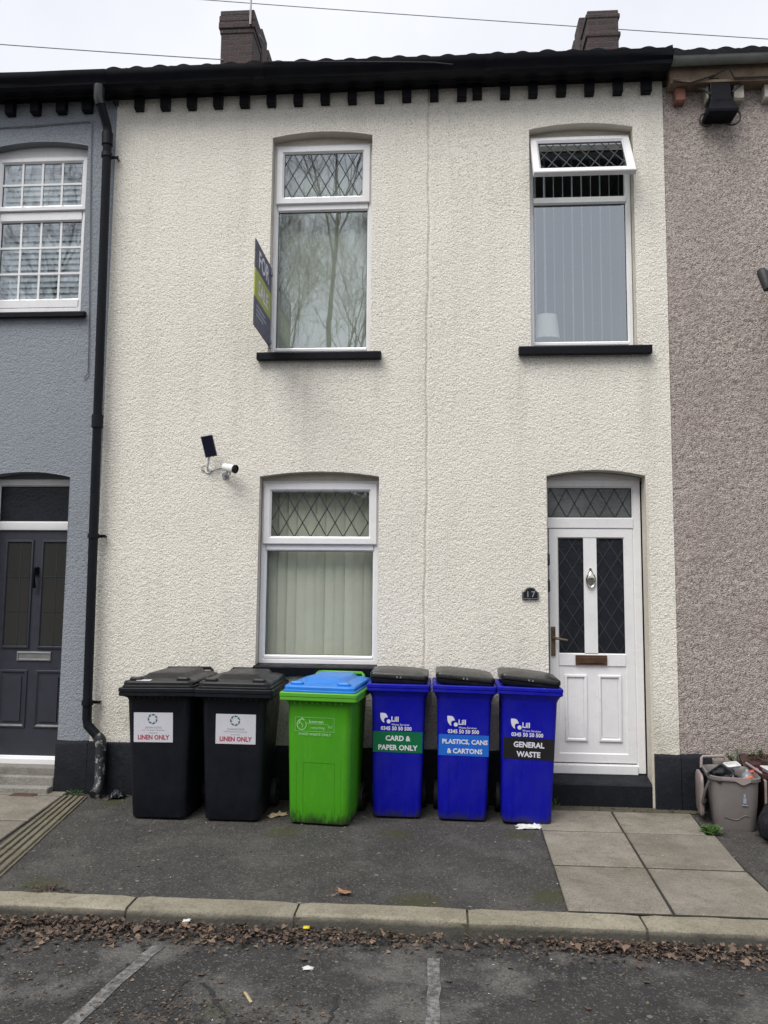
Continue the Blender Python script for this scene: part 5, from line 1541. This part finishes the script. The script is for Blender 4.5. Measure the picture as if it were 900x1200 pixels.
m_ = MB(); one_leaf(m_, (0, 0, 0.012), 0.062, lr, 0.4, 0.15, 5)
m_.tube([(0.0, 0.0, 0.014), (0.05, 0.01, 0.012), (0.085, 0.03, 0.006)], 0.0016, 5)
o = obj('fallen_leaf', m_, M['leaf_tan'], None); o.location = (-0.50, -1.872, 0.002); o.rotation_euler = (0, 0, R(200)); solid(o, 0.0008)
tag(o, 'large tan maple leaf lying on the tarmac just behind the kerb', 'leaf')
base_leaf = MB(); one_leaf(base_leaf, (0, 0, 0.008), 0.034, lr, 0.35, 0.15, 4)
lme = base_leaf.mesh('fallen_leaf'); lme.materials.append(M['leaf_dead'])
spots = [(-1.95, -2.75, -0.074), (-1.72, -2.62, -0.074), (-2.0, -3.0, -0.074), (0.40, -2.75, -0.074), (0.62, -2.80, -0.074), (0.05, -2.62, -0.074), (-1.05, -2.66, -0.074), (-0.95, -2.72, -0.074), (0.92, -2.55, -0.074), (-0.62, -2.48, -0.074), (0.33, -2.47, -0.074), (1.3, -2.62, -0.074)]
for i, p in enumerate(spots):
    o = bpy.data.objects.new('fallen_leaf', lme); COL.objects.link(o)
    o.location = p; o.rotation_euler = (0, 0, lr.uniform(0, 6.28)); k = lr.uniform(0.6, 1.2); o.scale = (k, k, k)
    tag(o, 'small brown fallen leaf lying loose on the road surface', 'leaf', 'loose leaves on the road')

# drift of dead leaves in the gutter: nobody could count it
m_ = MB()
for i in range(8500):
    x = lr.uniform(-4.2, 3.6)
    left = max(0.0, min(1.0, (-0.9 - x) / 1.6))
    spread = 0.15 + 0.15 * left + 0.03 * math.sin(x * 5.3)
    if x > -0.1 and x < 0.5 and lr.random() < 0.45: continue
    if lr.random() < 0.25 + 0.25 * math.sin(x * 3.7 + 1): 
        if x > -1.0: continue
    d = abs(lr.gauss(0, 0.5)) * spread
    y = -2.192 - d
    z = -0.072 + max(0, 0.050 * (1 - d / spread) * (0.6 + 0.5 * left)) * lr.random()
    one_leaf(m_, (x, y, z + 0.006), lr.uniform(0.006, 0.022) * (1 + 0.4 * left), lr, 0.55, 0.5, lr.choice((3, 4, 5)))
for i in range(150):   # whole curled leaves lying on the drift
    x = lr.choice((lr.uniform(-3.2, -0.6), lr.gauss(-0.85, 0.2), lr.gauss(1.1, 0.25), lr.uniform(-0.5, 2.4)))
    y = -2.2 - abs(lr.gauss(0, 0.09))
    one_leaf(m_, (x, y, -0.045 + lr.uniform(-0.02, 0.012)), lr.uniform(0.020, 0.036), lr, 0.8, 0.45, lr.choice((3, 4, 5, 6)))
tag(obj('leaf_litter', m_, M['leaf_dead'], None), kind='stuff')
m_ = MB()
for i in range(420):   # crumbs of leaf and grit on the pavement edge and below the wall
    c = lr.random()
    if c < 0.35: x, y, z = lr.gauss(-2.62, 0.12), -0.05 - abs(lr.gauss(0, 0.07)), 0.004
    elif c < 0.5: x, y, z = lr.gauss(-2.12, 0.10), -1.96 + lr.gauss(0, 0.03), 0.006
    elif c < 0.75: x, y, z = lr.uniform(0.9, 2.2), -0.08 + lr.gauss(0, 0.04), 0.012
    else: x, y, z = lr.uniform(-2.6, 0.7), lr.uniform(-2.0, -0.3), 0.002
    one_leaf(m_, (x, y, z + 0.003), lr.uniform(0.004, 0.018), lr, 0.5, 0.4, 3)
tag(obj('leaf_crumbs', m_, M['leaf_dead'], None), kind='stuff')
m_ = MB()
for i in range(1500):   # loose grit and flecks
    on_road = lr.random() < 0.55
    x = lr.uniform(-3, 2.4); y = lr.uniform(-3.6, -2.25) if on_road else lr.uniform(-1.98, -0.1)
    z = -0.075 if on_road else 0.0
    s_ = lr.choice((0.002, 0.003, 0.004, 0.006)) * lr.uniform(0.7, 1.3)
    m_.loft([rrect(2 * s_, 1.6 * s_, s_ * 0.5, z + q, x, y, 1) for q in (-0.001, s_ * 0.7)])
tag(obj('grit', m_, M['channel'], None), kind='stuff')
m_ = MB()
for i in range(160):   # pale flecks of paper and chalky grit
    x = lr.uniform(-2.7, 1.9); y = lr.uniform(-1.97, -0.15) if lr.random() < 0.7 else lr.uniform(-3.4, -2.35)
    z = 0.0 if y > -2.0 else -0.075
    if x > 0.66 and y > -2.0: z = 0.014
    one_leaf(m_, (x, y, z + 0.003), lr.uniform(0.003, 0.010), lr, 0.3, 0.2, 3)
tag(obj('pale_flecks', m_, M['corbel_pale'], None), kind='stuff')

m_ = MB()
for i in range(650):
    k = lr.random()
    if k < 0.4: x, y = lr.gauss(-1.12, 0.16), lr.gauss(-3.0, 0.12)
    elif k < 0.7: x, y = lr.gauss(-0.62, 0.16), lr.gauss(-3.02, 0.10)
    elif k < 0.85: x, y = lr.gauss(-1.85, 0.3), lr.gauss(-2.85, 0.15)
    else: x, y = lr.uniform(-2.4, 2.0), lr.uniform(-3.3, -2.4)
    one_leaf(m_, (x, y, -0.070), lr.uniform(0.004, 0.016), lr, 0.4, 0.3, 3)
tag(obj('leaf_crumbs', m_, M['leaf_dead'], None), kind='stuff')
# tarred seams and cracks in the road
m_ = MB()
def crack(pts, w):
    vs = []; n_ = 0
    for (a, b) in zip(pts, pts[1:]):
        for k in range(10):
            u = k / 10
            x = a[0] + (b[0] - a[0]) * u + lr.uniform(-0.012, 0.012); y = a[1] + (b[1] - a[1]) * u + lr.uniform(-0.008, 0.008)
            ww = w * lr.uniform(0.35, 1.2)
            vs += [(x - ww, y, -0.0715), (x + ww, y + 0.3 * ww, -0.0715)]
    m_.add(vs, [(2 * i, 2 * i + 1, 2 * i + 3, 2 * i + 2) for i in range(len(vs) // 2 - 1)])
crack([(-1.02, -2.72), (-0.85, -3.0), (-0.70, -3.3)], 0.012)
crack([(-0.42, -2.78), (-0.46, -3.2)], 0.008)
crack([(-1.10, -2.72), (-1.14, -2.95)], 0.007)
crack([(-1.12, -2.66), (-0.40, -2.64), (0.30, -2.70)], 0.004)
tag(obj('road_crack', m_, M['cable'], None), kind='structure')

# small plants
def blade_plant(name, label, loc, n, h, spread, mat, seed, broad=0.35):
    r_ = random.Random(seed); m_ = MB(); stems = MB()
    for i in range(n):
        a = r_.uniform(0, 6.28); rad = spread * r_.random() ** 0.6; hh = h * r_.uniform(0.45, 1.0)
        base = Vector((0.25 * rad * math.cos(a), 0.25 * rad * math.sin(a), 0.0))
        tip = Vector((rad * math.cos(a), min(rad * math.sin(a), 0.03), hh * (1 - 0.45 * (rad / spread) ** 2)))
        mid = base.lerp(tip, 0.55) + Vector((0, 0, 0.14 * hh))
        stems.tube([tuple(base), tuple(mid), tuple(tip)], [0.0016, 0.0013, 0.0008], 4)
        for k in range(7):
            t = 0.3 + 0.7 * k / 6
            p = base.lerp(mid, t * 2) if t < 0.5 else mid.lerp(tip, t * 2 - 1)
            for sgn in (-1, 1):
                d = Vector((math.cos(a + sgn * 1.2), math.sin(a + sgn * 1.2), r_.uniform(-0.1, 0.5))).normalized()
                L_ = broad * h * r_.uniform(0.25, 0.5) * (1.1 - 0.5 * t); w = L_ * 0.42
                sd_ = d.cross(Vector((0, 0, 1))).normalized()
                m_.add([tuple(p), tuple(p + d * L_ * 0.5 + sd_ * w / 2), tuple(p + d * L_), tuple(p + d * L_ * 0.5 - sd_ * w / 2)], [(0, 1, 2, 3)])
    t_ = thing(name, label, 'plant', loc)
    obj('leaves', m_, M[mat], t_); obj('stems', stems, M[mat], t_)
    return t_
blade_plant('weed', 'bright green weed growing at the edge of the slabs beside the grey caddy', (1.85, -0.60, 0.0), 34, 0.085, 0.085, 'leaf_green', 31, 0.75)
blade_plant('weed', 'tiny green weed at the foot of the front doorstep', (0.885, -0.03, 0.0), 9, 0.09, 0.05, 'leaf_green', 33, 0.4)
blade_plant('fern', 'green fern growing from the wall behind the grey caddy', (2.235, -0.06, 0.36), 14, 0.15, 0.12, 'leaf_fern', 35, 0.5)
blade_plant('fern', 'dark green plant against the wall above the maroon box', (2.42, -0.06, 0.38), 16, 0.12, 0.12, 'leaf_fern', 37, 0.6)
blade_plant('weed', 'dry tuft of weed growing between kerb and tarmac on the left', (-2.10, -1.985, 0.0), 16, 0.045, 0.09, 'leaf_dead', 39, 0.8)
blade_plant('weed', 'small weed rooted under the grey plinth beside the downpipe shoe', (-2.86, -0.05, 0.0), 14, 0.06, 0.09, 'leaf_green', 41, 0.7)
# stop-tap cover
cv = MB(); cv.box(-3.34, -3.14, -0.20, -0.075, -0.02, 0.016); cv.box(-3.32, -3.16, -0.185, -0.09, 0.010, 0.019)
tag(obj('stopcock_cover', cv, M['rust'], None, None, 0.003), 'rusty iron stop tap cover set in the slab before the grey house step', 'drain cover')

# ------------------------------------------------------------------ the recycling caddy and what is round it
cd = thing('recycling_caddy', 'grey open kerbside caddy heaped with rubbish, standing right of the slabs', 'recycling box', (2.055, -0.505, 0), (0, 0, R(-10)))
m_ = MB()
L = [rrect(0.255, 0.34, 0.06, 0.0, 0, 0.17), rrect(0.265, 0.35, 0.06, 0.02, 0, 0.17), rrect(0.300, 0.38, 0.075, 0.18, 0, 0.175), rrect(0.320, 0.40, 0.08, 0.335, 0, 0.18), rrect(0.345, 0.425, 0.085, 0.34, 0, 0.18), rrect(0.348, 0.428, 0.085, 0.362, 0, 0.18), rrect(0.325, 0.405, 0.08, 0.366, 0, 0.18), rrect(0.300, 0.38, 0.075, 0.34, 0, 0.18), rrect(0.25, 0.33, 0.06, 0.03, 0, 0.17)]
m_.loft(L)
obj('body', m_, M['caddy'], cd, 0.5)
m_ = MB()
us = np.linspace(-0.092, 0.095, 25)
lip = [(u, 0.348 - 0.028 * math.exp(-((u - 0.045) / 0.040) ** 2)) for u in us]
m_.loft([[(u, y, z) for u, z in lip] + [(u, y, 0.366) for u in us[::-1]] for y in (-0.034, -0.020)])
obj('rim', m_, M['caddy_lid'], cd, 0.5)
m_ = MB()
wv = [(u, 0.098 - 0.02 * math.exp(-((u + 0.01) / 0.06) ** 2) + 0.018 * math.exp(-((u - 0.055) / 0.03) ** 2)) for u in np.linspace(-0.078, 0.078, 22)]
m_.tube([(u, -0.003 - 0.022 * z / 0.335, z) for u, z in wv], 0.005, 6)
obj('moulded_line', m_, M['caddy_line'], cd, 0.7)
m_ = MB()
for a, b, c, d in ((0.048, 0.060, 0.235, 0.256), (0.044, 0.064, 0.195, 0.23), (0.036, 0.072, 0.180, 0.185)): m_.box(a, b, -0.024, -0.012, c, d)
obj('printed_mark', m_, M['ink_grey'], cd)
m_ = MB(); m_.tube([(-0.165, 0.03, 0.32), (-0.195, 0.02, 0.26), (-0.215, 0.03, 0.17), (-0.20, 0.10, 0.145), (-0.175, 0.16, 0.16)], 0.010, 8)
obj('carry_handle', m_, M['caddy_line'], cd, 0.7)
m_ = MB(); m_.loft([[(x, 0.24 + yy, 0.19 + zz) for yy, zz, _ in rrect(0.26 - i_, 0.29 - i_, 0.05, 0, n=5)] for x, i_ in ((-0.188, 0.02), (-0.192, 0.0), (-0.208, 0.0), (-0.216, 0.03))])
m_.tube([(-0.17, 0.37, 0.34), (-0.165, 0.385, 0.405), (-0.155, 0.39, 0.418), (-0.01, 0.40, 0.428), (0.0, 0.40, 0.42), (0.01, 0.395, 0.36)], 0.011, 8)
obj('lid', m_, M['caddy_lid'], cd, 0.6)

def bottle(label, loc, rot, mat, L_=0.24, r_=0.035, cat='bottle', name='bottle'):
    m_ = MB(); prof = [(0, r_ * 0.85), (0.008, r_), (L_ * 0.6, r_), (L_ * 0.72, r_ * 0.85), (L_ * 0.82, r_ * 0.42), (L_ * 0.97, r_ * 0.38), (L_, r_ * 0.34)]
    m_.loft([[(q * math.cos(t), q * math.sin(t), z) for t in [2 * math.pi * k / 16 for k in range(16)]] for z, q in prof])
    o = obj(name, m_, M[mat], None, 0.6); o.location = loc; o.rotation_euler = tuple(R(a) for a in rot)
    return tag(o, label, cat)
bottle('black bottle lying along the left of the heap in the grey caddy', (2.10, -0.30, 0.355), (0, -84, 40), 'rub_dark', 0.22, 0.034)
bottle('clear grey bottle in the middle of the heap in the grey caddy', (2.06, -0.40, 0.325), (-70, 40, 0), 'rub_grey', 0.12, 0.028)
bottle('grey round-shouldered bottle at the right of the heap in the grey caddy', (2.19, -0.36, 0.27), (-25, 10, 0), 'rub_grey', 0.12, 0.04)
def carton(name, label, loc, rot, dims, mat, cat):
    m_ = MB(); w, d, h = dims
    m_.loft([rrect(w * 0.86, d * 0.86, 0.01, 0), rrect(w, d, 0.012, h * 0.85), rrect(w * 1.06, d * 1.06, 0.014, h * 0.88), rrect(w * 1.06, d * 1.06, 0.014, h), rrect(w * 0.92, d * 0.92, 0.01, h), rrect(w * 0.8, d * 0.8, 0.01, h * 0.15)])
    o = obj(name, m_, M[mat], None, 0.5); o.location = loc; o.rotation_euler = tuple(R(a) for a in rot)
    return tag(o, label, cat)
carton('food_tray', 'white food tray on top of the heap in the grey caddy', (2.13, -0.24, 0.375), (14, -6, 10), (0.10, 0.07, 0.025), 'rub_white', 'tray')
carton('food_tray', 'black food tray at the front left of the heap in the grey caddy', (1.98, -0.42, 0.335), (25, -20, 30), (0.15, 0.11, 0.05), 'rub_dark', 'tray')
carton('food_tray', 'dark plastic tray filling the bottom of the grey caddy', (2.06, -0.34, 0.22), (4, 3, 8), (0.25, 0.26, 0.09), 'rub_dark', 'tray')
carton('drink_carton', 'orange drink carton at the front right of the heap in the grey caddy', (2.13, -0.435, 0.335), (70, 0, 55), (0.022, 0.022, 0.075), 'rub_orange', 'carton')
carton('drink_can', 'red crushed can at the right rim of the grey caddy', (2.215, -0.30, 0.345), (20, 70, 20), (0.035, 0.035, 0.08), 'rub_red', 'can')
# maroon recycling box behind
mx_ = thing('recycling_box', 'maroon recycling box with its lid propped open, behind the grey caddy', 'recycling box', (2.46, -0.30, 0))
m_ = MB(); m_.loft([rrect(0.34, 0.28, 0.03, 0.0), rrect(0.38, 0.32, 0.03, 0.345), rrect(0.40, 0.34, 0.03, 0.35), rrect(0.40, 0.34, 0.03, 0.375), rrect(0.37, 0.31, 0.03, 0.375), rrect(0.33, 0.27, 0.03, 0.03)])
obj('body', m_, M['maroon'], mx_, 0.5)
m_ = MB(); m_.loft([[(-0.21, 0.17, 0.36), (0.21, 0.17, 0.36), (0.21, 0.155, 0.36), (-0.21, 0.155, 0.36)], [(-0.21, 0.27, 0.43), (0.21, 0.27, 0.43), (0.21, 0.255, 0.435), (-0.21, 0.255, 0.435)]])
obj('lid', m_, M['maroon'], mx_, None, 0.004)
m_ = MB(); m_.tube([(-0.215, 0.10, 0.40), (-0.19, -0.10, 0.375), (-0.185, -0.165, 0.33), (-0.19, -0.17, 0.12), (-0.19, -0.16, 0.03)], 0.009, 8)
obj('wire_handle', m_, M['caddy_lid'], mx_, 0.7)
carton('food_tray', 'white tray lying on the open maroon box', (2.40, -0.33, 0.36), (8, 4, 15), (0.17, 0.12, 0.03), 'rub_white', 'tray')
# rubbish bag
rb = random.Random(5); m_ = MB(); loops = []
nA = 36
for z, r_ in ((0.0, 0.17), (0.012, 0.21), (0.07, 0.245), (0.15, 0.235), (0.22, 0.19), (0.27, 0.11), (0.295, 0.05), (0.33, 0.055), (0.37, 0.085)):
    loops.append([(r_ * (1 + 0.07 * math.sin(7 * a + z * 30) + rb.uniform(-0.05, 0.05)) * math.cos(a), r_ * (1 + 0.06 * math.sin(5 * a + 2 + z * 20) + rb.uniform(-0.05, 0.05)) * math.sin(a), z) for a in [2 * math.pi * k / nA for k in range(nA)]])
m_.loft(loops, True, True)
bgo = obj('rubbish_bag', m_, M['bag'], None, 1.2); bgo.location = (2.375, -0.72, 0)
tag(bgo, 'black tied rubbish bag on the tarmac in front of the maroon box', 'rubbish bag')

# ------------------------------------------------------------------ across the road: mirrored trees, and dark masses added for the reflections
def bare_tree(label, loc, height, seed, lean=0.0):
    r_ = random.Random(seed)
    trunk, limbs = MB(), MB()
    def grow(p, d, L_, rad, depth, dest):
        pts = [p]; rs = [rad]; n = 5 if depth < 3 else 3
        dd = d.copy()
        for k in range(n):
            dd = (dd + Vector((r_.uniform(-1, 1), r_.uniform(-1, 1), r_.uniform(-0.3, 0.6))) * (0.10 + 0.05 * depth)).normalized()
            p = p + dd * (L_ / n); pts.append(p); rs.append(rad * (1 - 0.5 * (k + 1) / n))
        dest.tube([tuple(q) for q in pts], rs, 7 if depth < 2 else (5 if depth < 3 else 3), False)
        if depth >= 6 or rad < 0.003: return
        kids = (6, 5, 4, 4, 3, 3)[depth]
        for k in range(kids):
            t = r_.uniform(0.35, 1.0) if depth else r_.uniform(0.45, 1.0)
            i = min(n - 1, int(t * n)); q = pts[i].lerp(pts[i + 1], t * n - i) if t < 1 else pts[-1]
            ax = Vector((r_.uniform(-1, 1), r_.uniform(-1, 1), r_.uniform(-0.2, 0.5))).normalized()
            nd = (dd * r_.uniform(0.7, 1.0) + ax * r_.uniform(0.45, 0.75)).normalized()
            if nd.z < -0.15: nd.z *= -0.5; nd.normalize()
            grow(q, nd, L_ * r_.uniform(0.52, 0.70), max(0.0045, rs[i] * r_.uniform(0.40, 0.58)), depth + 1, limbs)
        grow(pts[-1], dd, L_ * 0.72, rs[-1], depth + 1, trunk if depth < 1 else limbs)
    grow(Vector((0, 0, -0.1)), Vector((lean, 0, 1)).normalized(), height * 0.34, height * 0.0088, 0, trunk)
    t = thing('bare_tree', label, 'tree', loc)
    obj('trunk', trunk, M['bark'], t, 1.0); obj('crown', limbs, M['bark'], t)
    return t
bare_tree('tall bare winter tree across the road, mirrored in the upstairs window by the sale board', (-4.3, -21.0, 0), 25.0, 5)
bare_tree('bare winter tree across the road, mirrored in the gridded window of the grey house', (-14.5, -21.0, 0), 21, 8, 0.05)
bare_tree('younger bare winter tree across the road, farther right and clear of the windows', (19.0, -24.0, 0), 11.0, 12)
wl = MB(); wl.box(-40, 40, -19.2, -18.95, -0.1, 1.75); wl.box(-40, 40, -19.25, -18.9, 1.752, 1.83)  # added out of view so the low panes mirror less sky
tag(obj('boundary_wall', wl, M['brick_wall'], None), 'long red brick boundary wall across the road, facing the houses', 'wall')
hr2 = random.Random(3); m_ = MB()  # added foliage, tall enough to keep sky out of the lower panes
for i in range(42000):
    x = hr2.uniform(-30, 30); hgt = 5.6 + 0.5 * math.sin(x * 0.9) + 0.3 * math.sin(x * 2.3 + 1) + 0.2 * math.sin(x * 5.1)
    z = hr2.uniform(0.3, hgt) if hr2.random() < 0.85 else hgt + hr2.uniform(-0.3, 0.25)
    y = -20.0 + hr2.uniform(-0.5, 0.25)
    s_ = hr2.uniform(0.06, 0.14)
    d1 = Vector((hr2.uniform(-1, 1), hr2.uniform(-1, 1), hr2.uniform(-1, 1))).normalized(); d2 = d1.cross(Vector((hr2.uniform(-1, 1), 1, hr2.uniform(-1, 1)))).normalized()
    c = Vector((x, y, z))
    m_.add([tuple(c - d1 * s_), tuple(c + d2 * s_ * 0.5), tuple(c + d1 * s_), tuple(c - d2 * s_ * 0.5)], [(0, 1, 2, 3)])
core = MB()  # solid filling so no sky gaps show in the reflections
core.loft([[(x, -20.2 + 0.15 * math.sin(x * 3), 0), (x, -20.15 + 0.2 * math.sin(x * 2.2), 2.5), (x, -20.3 + 0.15 * math.sin(x * 4), 5.0 + 0.4 * math.sin(x * 0.9)), (x, -20.9, 5.1 + 0.4 * math.sin(x * 0.9)), (x, -21.2, 2.5), (x, -21.1, 0)] for x in np.linspace(-30, 30, 160)])
hd_ = thing('hedge', 'dense dark hedge growing behind the brick boundary wall across the road', 'hedge', (0, -20.3, 0))
o = obj('leaves', m_, M['leaf_hedge'], hd_); o.location = (0, 20.3, 0)
o = obj('inner_growth', core, M['leaf_hedge'], hd_); o.location = (0, 20.3, 0)
m_ = MB()
for k in range(50): m_.tube([(-38 + 1.55 * k, 0, -0.1), (-38 + 1.55 * k + hr2.uniform(-0.3, 0.3), hr2.uniform(-0.3, 0.3), 2.6)], [0.05, 0.02], 6)
obj('stems', m_, M['bark'], hd_)
